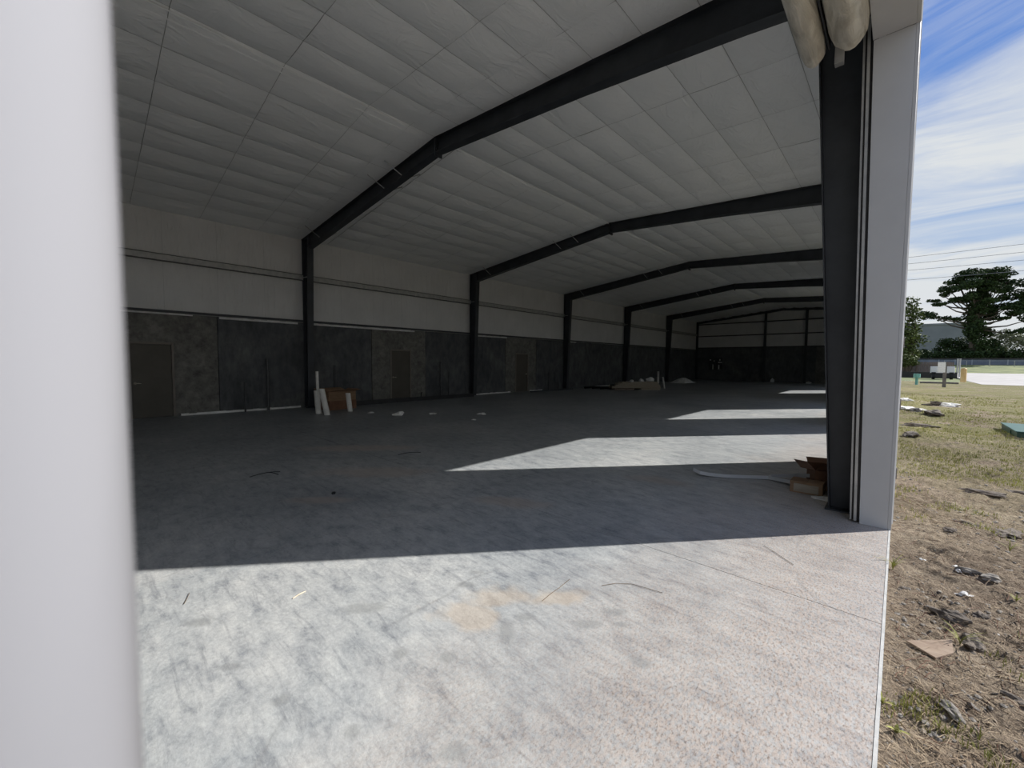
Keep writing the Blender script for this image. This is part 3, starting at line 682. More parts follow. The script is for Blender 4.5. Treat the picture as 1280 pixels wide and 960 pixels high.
pipe('stub_pipe', -13.6, 5.23, 0.045, 1.30, 'pvc', 'thin tall white pipe behind the stub pipes beside the first black column', 'pipe', lean=(0, -0.03))
wallp = [(3.50, 0.95, 0.028, 'thin short dark conduit at the wall left of the first column', None), (4.15, 1.70, 0.04, 'tall dark conduit with a coupling at the wall left of the first column', 0.42),
         (6.33, 1.47, 0.04, 'tall dark conduit at the wall behind the cardboard box', None), (11.06, 1.64, 0.045, 'tall dark conduit at the wall right of the second door', 0.9),
         (11.51, 1.17, 0.028, 'shorter dark conduit right of the tall one beyond the second door', None), (18.82, 1.05, 0.045, 'thick dark conduit at the wall right of the third door', None),
         (19.45, 1.05, 0.03, 'thin dark conduit beside the thick one right of the third door', None)]
for (y_, h_, r_, lab, cp) in wallp: pipe('conduit', -14.9, y_, r_, h_, 'greypvc', lab, 'conduit', cap=cp)
pipe('stub_pipe', -14.6, 33.1, 0.09, 0.95, 'pvc', 'lone white stub pipe standing beyond the lumber pile', 'pipe')
# small box by door two (outlet stub)
mb = MB().box((-0.05, -0.05, 0), (0.05, 0.05, 0.04)).tube([(0, 0, 0.04), (0, 0, 0.28)], 0.022, 8).tube([(0, 0, 0.28), (0, 0.06, 0.30)], 0.02, 8)
tag(mb.obj('valve_stub', MT['black'], loc=(-14.95, 10.05, 0)), 'small black valve stub on the floor right of the second door', 'valve')

def carton(name, loc, rz, dims, mat, label, seam='carddark', flaps=0.0, tape=True):
    root = empty(name, loc); root.rotation_euler = (0, 0, rz); tag(root, label, 'box')
    a, b, c_ = dims; t = 0.006
    body = MB().box((-a, -b, 0), (-a+t, b, c_)).box((a-t, -b, 0), (a, b, c_)).box((-a+t, -b, 0), (a-t, -b+t, c_)).box((-a+t, b-t, 0), (a-t, b, c_)).box((-a+t, -b+t, 0), (a-t, b-t, t)).obj('body', MT[mat], root)
    if flaps == 0:
        MB().box((-a, -b, c_), (-0.004, b, c_+t)).obj('flap', MT[mat], root); MB().box((0.004, -b, c_), (a, b, c_+t)).obj('flap', MT[mat], root)
    else:
        for sx in (-1, 1):
            x0, x1 = sx*a, sx*(a+0.6*a*math.sin(flaps)*1.6); z1 = c_+a*0.5*math.cos(flaps)
            MB().prism([(x0, -b, c_), (x1, -b, z1), (x1, -b, z1+t), (x0, -b, c_+t)], [(x0, b, c_), (x1, b, z1), (x1, b, z1+t), (x0, b, c_+t)]).obj('flap', MT[mat], root)
        for sy in (-1, 1):
            y0, y1 = sy*b, sy*(b+0.12); z1 = c_+0.05
            MB().prism([(-a+t, y0, c_), (-a+t, y1, z1), (-a+t, y1, z1+t), (-a+t, y0, c_+t)], [(a-t, y0, c_), (a-t, y1, z1), (a-t, y1, z1+t), (a-t, y0, c_+t)]).obj('flap', MT[seam], root)
    return root
carton('cardboard_box', (-14.02, 6.02, 0.0), 0.15, (0.36, 0.50, 0.30), 'carddark', 'lower dark brown cardboard box by the first left column')
carton('cardboard_box', (-14.02, 6.02, 0.307), 0.10, (0.35, 0.49, 0.31), 'card', 'upper brown cardboard box with open dark flaps by the first left column', flaps=1.2)
# long black channel lying along the wall
root = empty('steel_channel', (-14.62, 9.4, 0)); tag(root, 'long black steel channel lying on the floor along the left wall', 'channel')
MB().box((-0.1, -2.75, 0), (0.1, 3.3, 0.012)).obj('web', MT['black'], root)
MB().box((-0.1, -2.75, 0.012), (-0.088, 3.3, 0.15)).obj('flange', MT['black'], root); MB().box((0.088, -2.75, 0.012), (0.1, 3.3, 0.15)).obj('flange', MT['black'], root)
root = empty('steel_channel', (-14.55, 18.7, 0)); tag(root, 'thin black channel lying on the floor right of the third door', 'channel')
MB().box((-0.05, -1.9, 0), (0.05, 2.0, 0.01)).obj('web', MT['steel'], root); MB().box((-0.05, -1.9, 0.01), (-0.042, 2.0, 0.07)).obj('flange', MT['steel'], root); MB().box((0.042, -1.9, 0.01), (0.05, 2.0, 0.07)).obj('flange', MT['steel'], root)

# lumber and pallets pile far along the left wall
LP = Vector((-12.6, 23.4, 0))
def board(name, c_, d, rz, mat, label, cat, group=None, rx=0):
    o = MB().box((-d[0], -d[1], -d[2]), (d[0], d[1], d[2])).obj(name, MT[mat], bevel=0.003); o.location = c_; o.rotation_euler = (rx, 0, rz); tag(o, label, cat, group); return o
root = empty('pallet', (-12.45, 22.95, 0)); root.rotation_euler = (0, 0, -0.72); tag(root, 'dark wooden pallet under the lumber pile far along the left wall', 'pallet')
for x in (-0.55, 0, 0.55): MB().box((x-0.03, -0.6, 0), (x+0.03, 0.6, 0.09)).obj('runner', MT['fencewood'], root)
for q in range(7): MB().box((-0.6, -0.6+q*0.185, 0.09), (0.6, -0.6+q*0.185+0.09, 0.11)).obj('slat', MT['fencewood'], root)
root = empty('pallet', (-11.35, 24.25, 0)); root.rotation_euler = (0, 0, -0.72); tag(root, 'wooden pallet under the right end of the lumber pile', 'pallet')
for x in (-0.45, 0, 0.45): MB().box((x-0.03, -0.6, 0), (x+0.03, 0.6, 0.09)).obj('runner', MT['lumber'], root)
for q in range(7): MB().box((-0.5, -0.6+q*0.185, 0.09), (0.5, -0.6+q*0.185+0.09, 0.11)).obj('slat', MT['lumber'], root)
root = empty('pallet', (-14.0, 22.6, 0)); root.rotation_euler = (0, 0, 0.1); tag(root, 'dark pallet left of the lumber pile, lying low', 'pallet')
for x in (-0.55, 0, 0.55): MB().box((x-0.03, -0.6, 0), (x+0.03, 0.6, 0.09)).obj('runner', MT['black'], root)
for q in range(7): MB().box((-0.6, -0.6+q*0.185, 0.09), (0.6, -0.6+q*0.185+0.09, 0.11)).obj('slat', MT['black'], root)
pl = ['lowest long pale board of the lumber pile', 'second pale board up in the lumber pile', 'third pale board up in the lumber pile', 'top long board of the lumber pile']
for q in range(4):
    board('board', (-11.9+0.03*q, 23.6+0.1*q, 0.156+0.092*q), (0.36-0.05*q, 1.55-0.12*q, 0.044), -0.72+0.015*q, 'lumber', pl[q], 'board')
board('board', (-12.95, 23.0, 0.21), (0.16, 0.5, 0.09), 0.3, 'black', 'black block of wood on the dark pallet', 'block')
board('board', (-12.0, 23.1, 0.50), (0.07, 0.38, 0.02), 0.9, 'foam', 'white flat offcut lying on the lumber pile', 'offcut')
rk = [(-12.0, 23.3, 0.50, 0.12, 'crumpled white scrap on the left of the lumber pile'), (-11.7, 24.0, 0.50, 0.16, 'crumpled pale scrap in the middle of the lumber pile'), (-11.35, 24.5, 0.52, 0.2, 'largest upright white scrap on the right of the lumber pile')]
def lumpy(name, c_, r, sc, mat, seed, label, cat, sub=2, group=None, amp=0.35):
    import bmesh
    bm = bmesh.new(); bmesh.ops.create_icosphere(bm, subdivisions=sub, radius=1)
    for v in bm.verts:
        n = noise.noise(v.co*1.3+Vector((seed*7.3, seed, 0)))*amp+noise.noise(v.co*3.1+Vector((seed*3, 0, seed)))*amp*0.4
        v.co *= 1+n; v.co.x *= sc[0]*r; v.co.y *= sc[1]*r; v.co.z *= sc[2]*r
        if v.co.z < -0.35*r*sc[2]: v.co.z = -0.35*r*sc[2]
    me = D.meshes.new(name); bm.to_mesh(me); bm.free(); me.materials.append(MT[mat])
    o = D.objects.new(name, me); COL.objects.link(o); o.location = (c_[0], c_[1], c_[2]+0.35*r*sc[2]); o.rotation_euler = (0, 0, seed)
    tag(o, label, cat, group); return o
for q, (x, y_, z_, r_, lab) in enumerate(rk): lumpy('scrap', (x+0.05, y_, z_-0.02), r_, (1, 1.3, 0.9), 'foam', 3+q, lab, 'scrap')
for q, (u, lean) in enumerate(((812, -0.12), (815, 0.16))):
    pipe('stub_pipe', -11.1+0.1*q, 25.2+0.75*q, 0.05, 0.75, 'pvc', ['leaning white pipe just right of the lumber pile', 'second leaning white pipe right of the lumber pile'][q], 'pipe', lean=(0, -0.3 if q else -0.1))
# tarp heap beyond
mb = MB(); n_ = 14
for i in range(n_+1):
    for j in range(9):
        u, v = i/n_, j/8; xx = -13.9+1.3*v; yy = 33.6+2.6*u
        hz = 0.42*math.sin(math.pi*u)*math.sin(math.pi*v)**0.7+0.06*noise.noise(Vector((u*6, v*5, 2)))*(1 if 0 < i < n_ and 0 < j < 8 else 0)
        mb.v.append((xx, yy, 0.004+max(0, hz)))
for i in range(n_):
    for j in range(8):
        a = i*9+j; mb.f.append((a, a+9, a+10, a+1))
o = mb.obj('plastic_heap', MT['foam'], smooth=True); at_root(o, (-13.25, 34.9, 0)); tag(o, 'low arched heap of pale plastic sheet on the floor far down the left wall', 'heap')
sol = o.modifiers.new('s', 'SOLIDIFY'); sol.thickness = 0.01; sol.offset = 1
# electrical panels on the end wall
root = empty('electrical_panel', (-13.2, YE-0.04, 1.0)); tag(root, 'dark grey electrical panel with pale tags on the far end wall', 'electrical panel')
MB().box((-0.75, -0.12, 0.0), (-0.05, 0.03, 1.25)).obj('cabinet', MT['greypvc'], root); MB().box((0.05, -0.12, 0.1), (0.45, 0.03, 1.2)).obj('cabinet', MT['greypvc'], root)
for q, (x, z, a, b) in enumerate(((-0.6, 1.0, .07, .06), (-0.25, 0.9, .05, .05), (-0.35, 0.3, .04, .25), (0.3, 0.75, .18, .05), (0.2, 0.3, .05, .22), (0.28, 1.0, .05, .07))):
    MB().box((x-a, -0.13, z-b), (x+a, -0.12, z+b)).obj('tag', MT['foam'], root)
for (x, h_, lab) in ((-10.3, 1.6, 'dark conduit on the far end wall, left of the first post'), (-6.2, 0.85, 'short grey pipe by the second post of the far end wall')):
    pipe('conduit', x, YE-0.45, 0.05, h_, 'greypvc', lab, 'conduit')
lumpy('scrap', (-5.6, YE-1.0, 0.0), 0.25, (1.2, 1, 0.5), 'foam', 11, 'small white scrap on the floor at the far end wall', 'scrap', sub=1)
lumpy('bucket_scrap', (-8.3, YE-0.8, 0.0), 0.22, (0.8, 0.8, 1.2), 'foam', 12, 'pale small lump at the foot of the far end wall', 'scrap', sub=1)

# paper scraps on the floor
sc = [(-11.05, 6.62, 0.15, 'crumpled white paper scrap right of the cardboard box'), (-10.5, 7.5, 0.13, 'flat pale paper scrap in mid floor'), (-9.45, 8.6, 0.14, 'pale paper scrap nearest the second column'),
      (-12.1, 6.25, 0.08, 'tiny paper scrap close to the stub pipes'), (-8.7, 7.6, 0.07, 'tiny white crumb on mid floor')]
for q, (x, y_, r_, lab) in enumerate(sc): lumpy('paper_scrap', (x, y_, 0.0), r_, (1, 0.8, 0.28 if q else 0.5), 'paper', 20+q, lab, 'paper', amp=0.9)
# bent black strips in the shade
for q, (u0, v0, u1, v1, lab) in enumerate([(312, 597, 350, 590, 'bent black strip on the shaded floor, left'), (498, 569, 526, 566, 'bent black strip on the shaded floor behind the tan dust'), (330, 592, 348, 594, 'short black strip beside the longer left one')]):
    a, b = at(u0, v0, 2, 0), at(u1, v1, 2, 0); pts = []
    for i in range(7):
        t = i/6; p = a.lerp(b, t); pts.append((p.x, p.y, 0.008+0.02*math.sin(math.pi*t)))
    o = MB().tube(pts, 0.0045, 6).obj('metal_strip', MT['black']); at_root(o, (a.x, a.y, 0)); tag(o, lab, 'strip')
a = at(417, 617, 2, 0)
lumpy('rubber_plug', (a.x, a.y, 0), 0.03, (1.4, 1, 0.6), 'black', 31, 'small black lump on the shaded floor', 'debris', sub=1)
# splinter and wires on the sunlit slab
a, b = at(366, 748, 2, 0.004), at(382, 739, 2, 0.004)
o = MB().tube([a, a.lerp(b, .5)+Vector((0, 0, .004)), b], [0.003, 0.005, 0.003], 5).obj('wood_splinter', MT['splinter']); at_root(o, (a.x, a.y, 0)); tag(o, 'pale wood splinter lying on the sunlit slab at left', 'splinter')
for q, (px, lab) in enumerate([([(752, 732), (770, 729), (790, 730), (808, 735), (828, 741)], 'thin dark twig curving across the sunlit slab'),
                             ([(678, 751), (690, 741), (700, 734), (712, 724)], 'short dark twig by the sand stain'),
                             ([(230, 755), (234, 748), (237, 741)], 'tiny curved twig at the left of the sunlit slab'),
                             ([(955, 682), (965, 688), (980, 698), (992, 706)], 'rusty tie wire on the slab near the white jamb')]):
    pts = [at(u, v, 2, 0.005) for u, v in px]
    o = MB().tube(pts, 0.0017, 5).obj('twig', MT['twig']); at_root(o, (pts[0].x, pts[0].y, 0)); tag(o, lab, 'twig')

# cartons and white metal strip behind the first right column
carton('cardboard_box', (-0.80, 6.40, 0.0), 0.0, (0.17, 0.12, 0.14), 'card', 'low cardboard box with a pale side at the foot of the first right column', flaps=0)
MB().box((-0.13, -0.126, 0.02), (0.13, -0.121, 0.12)).obj('pale_side', MT['lumber'], D.objects[sorted([o.name for o in D.objects if o.name.startswith('cardboard_box')])[-1]])
carton('cardboard_box', (-0.66, 6.86, 0.0), 0.3, (0.17, 0.26, 0.26), 'carddark', 'taller open cardboard box with spread flaps behind the first right column', flaps=1.3)
root = empty('trim_strip', (-1.6, 6.9, 0)); tag(root, 'long curved white metal trim strip lying before the column cartons', 'trim strip')
def ribbon(pts, wdt, name, mat, parent, o0):
    mb = MB(); n = len(pts)
    for i, p in enumerate(pts):
        t = (Vector(pts[min(i+1, n-1)])-Vector(pts[max(i-1, 0)])); t.z = 0; t.normalize(); s_ = Vector((-t.y, t.x, 0))
        p = Vector(p)-o0
        mb.v += [tuple(p-s_*wdt/2), tuple(p+s_*wdt/2), tuple(p+s_*wdt/2+Vector((0, 0, 0.004))), tuple(p-s_*wdt/2+Vector((0, 0, 0.05)))]
    for i in range(n-1):
        for j in range(4):
            k2 = (j+1) % 4; mb.f.append((i*4+j, i*4+k2, i*4+4+k2, i*4+4+j))
    mb.f.append((3, 2, 1, 0)); e = (n-1)*4; mb.f.append((e, e+1, e+2, e+3))
    return mb.obj(name, mat, parent)
def pix_strip(px): return [(lambda p: (p.x, p.y, z_))(at(u, v, 2, z_)) for u, v, z_ in px]
o0 = Vector((-1.6, 6.9, 0))
ribbon(pix_strip([(869, 588, .06), (875, 592, .03), (885, 594, .01), (905, 596, .005), (930, 597, .005), (960, 598, .005), (975, 601, .02), (990, 604, .03), (1004, 606, .05)]), 0.10, 'strip', MT['trim'], root, o0)
ribbon(pix_strip([(962, 596, .02), (980, 596, .03), (1000, 595, .06), (1020, 597, .10)]), 0.09, 'strip', MT['trim'], root, o0)
a = at(1027, 624, 2, 0); lumpy('paper_scrap', (a.x+0.02, a.y+0.02, 0), 0.09, (1.3, 1, 0.22), 'paper', 41, 'white paper scrap touching the foot of the first right column', 'paper', amp=0.8)

# ---------------------------------------------------------------- outside ground
def gz(x, y):
    d = max(0.0, min(1.0, (x-0.02)/0.25))
    near = max(0.0, min(1, (30-y)/20))
    v = Vector((x, y, 0))
    h = 0.05*noise.noise(v*0.9)+0.03*noise.noise(v*3.1+Vector((5, 0, 0)))+0.028*noise.noise(v*8)+0.022*noise.noise(v*20)
    return -0.07+d*h*(0.35+0.65*near)-0.0
GZ = -0.07
mb = MB()
xsn = []; x = 0.002
while x < 9: xsn.append(x); x += 0.022 if x < 1.2 else (0.05 if x < 3 else 0.3)
ysn = []; y = 0.6
while y < 62: ysn.append(y); y += 0.028 if y < 6.5 else (0.06 if y < 12 else (0.15 if y < 22 else 0.8))
for yy in ysn:
    for xx in xsn: mb.v.append((xx, yy, gz(xx, yy)))
nx = len(xsn)
for j in range(len(ysn)-1):
    for i in range(nx-1): a = j*nx+i; mb.f.append((a, a+1, a+nx+1, a+nx))
gr = mb.obj('ground', MT['soil'], smooth=True); struct(gr)
e = gz(9, 30)
MB().quad((9.0, -60, -0.09), (260, -60, -0.09), (260, 62, -0.09), (9.0, 62, -0.09)).quad((0.0, -60, -0.09), (9.0, -60, -0.09), (9.0, 0.6, -0.09), (0, 0.6, -0.09)).obj('ground_sheet', MT['soil'], gr)
MB().quad((-160, 62, -0.085), (260, 62, -0.085), (260, 500, -0.085), (-160, 500, -0.085)).obj('ground_sheet', MT['lawn'], gr)
MB().quad((-160, -60, -0.2), (-15.45, -60, -0.2), (-15.45, 62, -0.2), (-160, 62, -0.2)).obj('ground_sheet', MT['soil'], gr)
MB().quad((-15.5, -60, -0.2), (0, -60, -0.2), (0, -10.0, -0.2), (-15.5, -10, -0.2)).quad((-15.5, 43.7, -0.1), (0, 43.7, -0.1), (0, 62, -0.1), (-15.5, 62, -0.1)).obj('ground_sheet', MT['soil'], gr)
# rising lawn bank and road far off
bk = MB(); bk.prism([(5.0, 100, 0.38), (120, 100, 0.38), (120, 127, 1.75), (5.0, 127, 1.75)], [(5.0, 100, -0.3), (120, 100, -0.3), (120, 127, -0.3), (5.0, 127, -0.3)]); bk.obj('lawn_bank', MT['lawn'], gr)
rd = MB().box((5.4, 55.5, -0.09), (90, 60.5, -0.055)).box((5.4, 60.5, -0.09), (90, 66, -0.055)).prism([(5.4, 66, -0.09), (90, 66, -0.09), (90, 100, -0.09), (5.4, 100, -0.09)], [(5.4, 66, -0.055), (90, 66, -0.055), (90, 100, 0.39), (5.4, 100, 0.39)]).obj('road', MT['road']); struct(rd)
# grass, straw
def blades(name, n, region, hgt, wid, mat, mask, parent=None, lay=0.35, seed=1):
    rnd = random.Random(seed); mb = MB(); c_ = 0
    while c_ < n:
        x, y = region(rnd); c_ += 1
        if rnd.random() > mask(x, y): continue
        for _ in range(rnd.choice((1, 2, 3))):
            px, py = x+rnd.gauss(0, .012), y+rnd.gauss(0, .012); an = rnd.uniform(0, 6.28); h = hgt*rnd.uniform(.5, 1.4)*(1+0.02*py); wd = wid*(1+py*0.05)
            ln = lay*rnd.uniform(.4, 1.6); dx, dy = math.cos(an), math.sin(an); z0 = gz(px, py)-0.004
            sx, sy = -dy*wd, dx*wd; k2 = len(mb.v)
            mb.v += [(px-sx, py-sy, z0), (px+sx, py+sy, z0), (px+dx*h*ln*.5+sx*.7, py+dy*h*ln*.5+sy*.7, z0+h*.6), (px+dx*h*ln*.5-sx*.7, py+dy*h*ln*.5-sy*.7, z0+h*.6), (px+dx*h*ln*1.2, py+dy*h*ln*1.2, z0+h)]
            mb.f += [(k2, k2+1, k2+2, k2+3), (k2+3, k2+2, k2+4)]
    o = mb.obj(name, MT[mat]); stuff(o); return o
def reg(r):
    t = r.random(); y = 1.8*(34/1.8)**t; return r.uniform(0.02, min(0.25*y+0.6, 8.8)), y
def gmask(x, y):
    v = noise.noise(Vector((x*0.9, y*0.7, 3.3)))+0.6*noise.noise(Vector((x*3, y*2.4, 1)))
    base = -0.62 if y < 3.4 else -0.47 if y < 6 else (-0.30 if y < 9 else (-0.1 if y < 13 else 0.0))
    return max(0.0, min(1.0, (v+base+0.25)*2.5))
g1 = blades('green_grass', 46000, reg, 0.035, 0.0022, 'grass', gmask, seed=3); tag(g1, 'thin yellow-green grass growing across the bare lot outside', 'grass')
def dry(x, y): return max(0.0, min(1, 0.55+noise.noise(Vector((x*1.7, y*1.1, 9)))))
g2 = blades('dry_straw', 15000, reg, 0.02, 0.0014, 'straw', dry, lay=2.6, seed=5); tag(g2, 'dry straw bits scattered over the sandy soil outside', 'straw')
# roots / longer stalks near the slab
rnd = random.Random(8); mb = MB()
for q in range(260):
    y = 2.0+6*rnd.random()**1.5; x = rnd.uniform(0.05, 0.9); an = rnd.gauss(2.3, .8); l_ = rnd.uniform(.05, .17); pts = []
    for i in range(5):
        t = i/4; an += rnd.gauss(0, .25); pts.append((x, y, gz(x, y)+0.004+0.02*math.sin(math.pi*t)*rnd.random())); x += math.cos(an)*l_/4; y += math.sin(an)*l_/4
    mb.tube(pts, 0.0016, 4)
o = mb.obj('dead_roots', MT['root']); stuff(o); tag(o, 'tangle of reddish dead roots and stalks on the soil beside the slab', 'roots')
# small pebbles and crumbs
import bmesh
rnd = random.Random(4); mb = MB(); ico = bmesh.new(); bmesh.ops.create_icosphere(ico, subdivisions=1, radius=1)
IV = [v.co.copy() for v in ico.verts]; IF = [tuple(v.index for v in f.verts) for f in ico.faces]; ico.free()
for q in range(2600):
    y = 2.0*(18/2.0)**rnd.random(); x = rnd.uniform(0.03, 0.25*y+0.5); r = rnd.uniform(.003, .010)*(1+0.06*y)*(1.4 if noise.noise(Vector((x*2, y*2, 5))) > 0.1 else .7); z0 = gz(x, y); k2 = len(mb.v); sq = rnd.uniform(.4, .8)
    for v in IV: s_ = r*(1+rnd.uniform(-.25, .25)); mb.v.append((x+v.x*s_, y+v.y*s_*1.2, z0+v.z*s_*sq))
    mb.f += [tuple(k2+i for i in f) for f in IF]
o = mb.obj('soil_crumbs', MT['rock']); stuff(o); tag(o, 'small pebbles and soil crumbs strewn over the ground outside', 'pebbles')
# weeds (separate tufts at the slab edge)
def weed(u, v, h, n, label, wide=0.006, seed=0):
    p = at(u, v, 2, GZ); rnd = random.Random(seed); mb = MB(); z0 = gz(p.x, p.y)
    for q in range(n):
        an = rnd.uniform(0, 6.28); hh = h*rnd.uniform(.5, 1.1); l_ = rnd.uniform(.3, 1.1)*hh; dx, dy = math.cos(an), math.sin(an); k2 = len(mb.v); w_ = wide
        for i in range(5):
            t = i/4; cx_ = dx*l_*t*t; cy_ = dy*l_*t*t; cz_ = hh*(t-0.35*t*t); ww = w_*(1-t)**.6*(0.5+t)*1.2
            mb.v += [(cx_-dy*ww, cy_+dx*ww, cz_), (cx_+dy*ww, cy_-dx*ww, cz_+0.001)]
        for i in range(4): a = k2+2*i; mb.f.append((a, a+1, a+3, a+2))
    o = mb.obj('weed', MT['grass']); o.location = (p.x, p.y, z0-0.004); tag(o, label, 'weed'); return o
weed(1116, 712, 0.16, 18, 'bright grass weed at the slab corner just past the white jamb', 0.004, 1)
weed(1200, 806, 0.15, 14, 'green weed sprouting beside the tan plywood scrap', 0.004, 2)
weed(1262, 690, 0.14, 8, 'small bright sprout at the right among dark soil', 0.004, 3)
weed(1120, 915, 0.06, 9, 'broad-leaved weed at the slab edge near the bottom', 0.010, 4)
weed(1103, 880, 0.06, 9, 'yellow-green grass tuft hugging the slab edge near the bottom', 0.005, 5)
weed(1100, 850, 0.05, 8, 'thin grass tuft at the slab edge above the broad-leaved weed', 0.004, 6)
weed(1205, 635, 0.12, 3, 'single tall sprout on the bare patch beyond the jamb', 0.004, 7)
weed(1270, 755, 0.07, 10, 'grass tuft at the right edge of the rubble', 0.004, 8)
# clods, rubble
cl_ = [(1183, 773, .060, (1.5, .8, .6), 'clod', 'dark rounded clod left of centre in the soil strip'), (1215, 806, .060, (1.5, .8, .6), 'clod', 'dark clod right of the tan plywood scrap'),
       (1206, 714, .050, (1.7, .6, .45), 'rock', 'long grey stone uppermost in the rubble beside the slab'), (1196, 711, .035, (1.8, .5, .3), 'whiterock', 'white splinter stone at the rubble top'),
       (1206, 747, .028, (1.4, .8, .5), 'whiterock', 'pinkish white stone in the middle of the rubble'), (1152, 699, .022, (1.3, .9, .5), 'whiterock', 'small white chip on smooth sand'),
       (1242, 724, .05, (1.5, .9, .5), 'rock', 'brown grey stone at the right of the rubble'), (1188, 893, .035, (1.6, .8, .6), 'rock', 'grey wedge stone low in the soil strip'),
       (1186, 667, .04, (1.3, .8, .6), 'clod', 'small black clod on the bare patch'), (1164, 637, .035, (1.8, .7, .35), 'clod', 'tiny dark clod beyond the jamb'),
       (1246, 796, .016, (1, 1, .6), 'whiterock', 'little white pebble at the right edge'), (1216, 655, .06, (2.2, .7, .4), 'clod', 'flat dark crust beside the tall sprout'),
       (1260, 668, .07, (2.2, 1, .4), 'clod', 'broad dark crust at the right edge'), (1228, 620, .09, (2.2, .9, .4), 'clod', 'dark humped crust in thin grass'),
       (1138, 546, .16, (1.6, .9, .5), 'clod', 'dark soil mound near the building wall'), (1152, 533, .16, (2.0, .9, .4), 'clod', 'dark soil mound behind the nearer wall mound'),
       (1166, 519, .28, (1.6, .8, .45), 'clod', 'long dark soil ridge across the grass'), (1172, 507, .26, (1.5, .9, .5), 'clod', 'dark dirt heap beside the pale slab rubble'),
       (1186, 508, .30, (1.4, .8, .4), 'whiterock', 'pale broken concrete chunk on the dirt heap'), (1131, 511, .35, (1.0, 1.8, .16), 'whiterock', 'flat pale concrete slab piece near the far wall'),
       (1132, 501, .22, (1.3, .9, .4), 'whiterock', 'small white chunk beside the far wall'), (1143, 514, .2, (1.2, .9, .4), 'rock', 'grey stone between the flat slab piece and dirt heap'),
       (1276, 618, .08, (1.6, .9, .4), 'clod', 'dark clod at the right edge in grass'), (1128, 735, .03, (1.7, .7, .4), 'clod', 'small flat clod near the slab edge'), (1265, 880, .04, (1.4, .9, .5), 'clod', 'dark clod in the lower right corner'),
       (1228, 776, .04, (1.6, .9, .5), 'clod', 'dark clod between two larger clods')]
for q, (u, v, r_, s3, mt, lab) in enumerate(cl_):
    p = at(u, v, 2, GZ); lumpy('soil_clod' if mt == 'clod' else 'stone', (p.x, p.y, gz(p.x, p.y)-0.008), r_, s3, mt, 50+q*1.7, lab, 'soil clod' if mt == 'clod' else 'stone', amp=0.8, sub=3)
# tan plywood scrap
q4 = [at(u, v, 2, GZ+0.01) for u, v in ((1133, 800), (1190, 803), (1192, 818), (1170, 822))]
z_ = GZ+0.012; c0 = sum(q4, Vector())/4
mb = MB().prism([(p.x-c0.x, p.y-c0.y, 0) for p in q4], [(p.x-c0.x, p.y-c0.y, 0.012) for p in q4]); o = mb.obj('plywood_scrap', MT['shard']); o.location = (c0.x, c0.y, gz(c0.x, c0.y)+0.006); o.rotation_euler = (0.06, -0.05, 0)
tag(o, 'tan plywood scrap half buried in the soil beside the slab', 'scrap')
# green utility box
root = empty('utility_box', (2.55, 16.2, GZ)); tag(root, 'low dark green utility box with a paler lid in the grass at right', 'utility box')
MB().box((-0.48, -1.05, 0), (0.9, 0.95, 0.15)).obj('body', MT['utility'], root, bevel=0.02); MB().box((-0.50, -1.07, 0.15), (0.92, 0.97, 0.175)).obj('lid', MT['lid'], root, bevel=0.01)
MB().box((-0.497, -0.4, 0.03), (-0.48, 0.25, 0.12)).obj('latch_plate', MT['utility'], root)

# ---------------------------------------------------------------- lot furniture in the distance
p = at(1145.5, 480, 1, 50)
root = empty('pipe_marker', (p.x, 50, GZ)); tag(root, 'short teal pipe marker with a wider cap standing in the lawn', 'marker')
MB().tube([(0, 0, 0), (0, 0, 0.75)], 0.10, 10).obj('post', MT['teal'], root); MB().tube([(0, 0, 0.62), (0, 0, 0.95)], 0.22, 12).obj('cap', MT['teal'], root)
p = at(1180, 481, 1, 46)
root = empty('sign_post', (p.x, 46, GZ)); tag(root, 'grey wooden sign post with a small blank cream board', 'sign')
MB().box((-0.1, -0.07, 0), (0.1, 0.07, 1.95)).obj('post', MT['post'], root); MB().box((-0.40, -0.10, 1.15), (0.02, -0.07, 1.95)).obj('board', MT['paper'], root)
p = at(1204, 475, 1, 62)
root = empty('bollard', (p.x, 62, GZ)); tag(root, 'faded yellow bollard at the corner of the concrete drive', 'bollard')
MB().tube([(0, 0, 0), (0, 0, 1.35)], 0.22, 12).obj('post', MT['yellow'], root); MB().tube([(0, 0, 1.35), (0, 0, 1.42), (0, 0, 1.45)], [0.22, 0.16, 0.05], 12).obj('cap', MT['yellow'], root)
# low timber edging behind marker
p = at(1150, 478, 1, 55); tag(MB().box((0, 0, 0), (2.5, 0.15, 0.14)).obj('timber_edge', MT['post'], loc=(p.x, 55, GZ)), 'low dark timber edging on the lawn behind the teal marker', 'edging')
# white utility trailer
p = at(1179, 470, 1, 72)
root = empty('utility_trailer', (p.x-0.1, 72, GZ)); tag(root, 'small white trailer with dark wheels parked before the wooden fence', 'trailer')
MB().box((-1.0, -0.5, 0.75), (1.0, 1.4, 1.55)).obj('body', MT['whitepaint'], root, bevel=0.05)
MB().box((-1.05, -0.55, 0.66), (1.05, 1.45, 0.75)).obj('chassis', MT['tyre'], root)
for sx in (-0.75, 0.75):
    MB().tube([(sx-0.13, -0.3, 0.36), (sx+0.13, -0.3, 0.36)], 0.36, 18).obj('wheel', MT['tyre'], root)
    MB().box((sx-0.18, -0.56, 0.68), (sx+0.18, -0.50, 0.86)).obj('mudguard', MT['tyre'], root)
MB().box((-0.2, -0.515, 0.95), (0.25, -0.5, 1.15)).obj('plate', MT['bldgpale'], root)
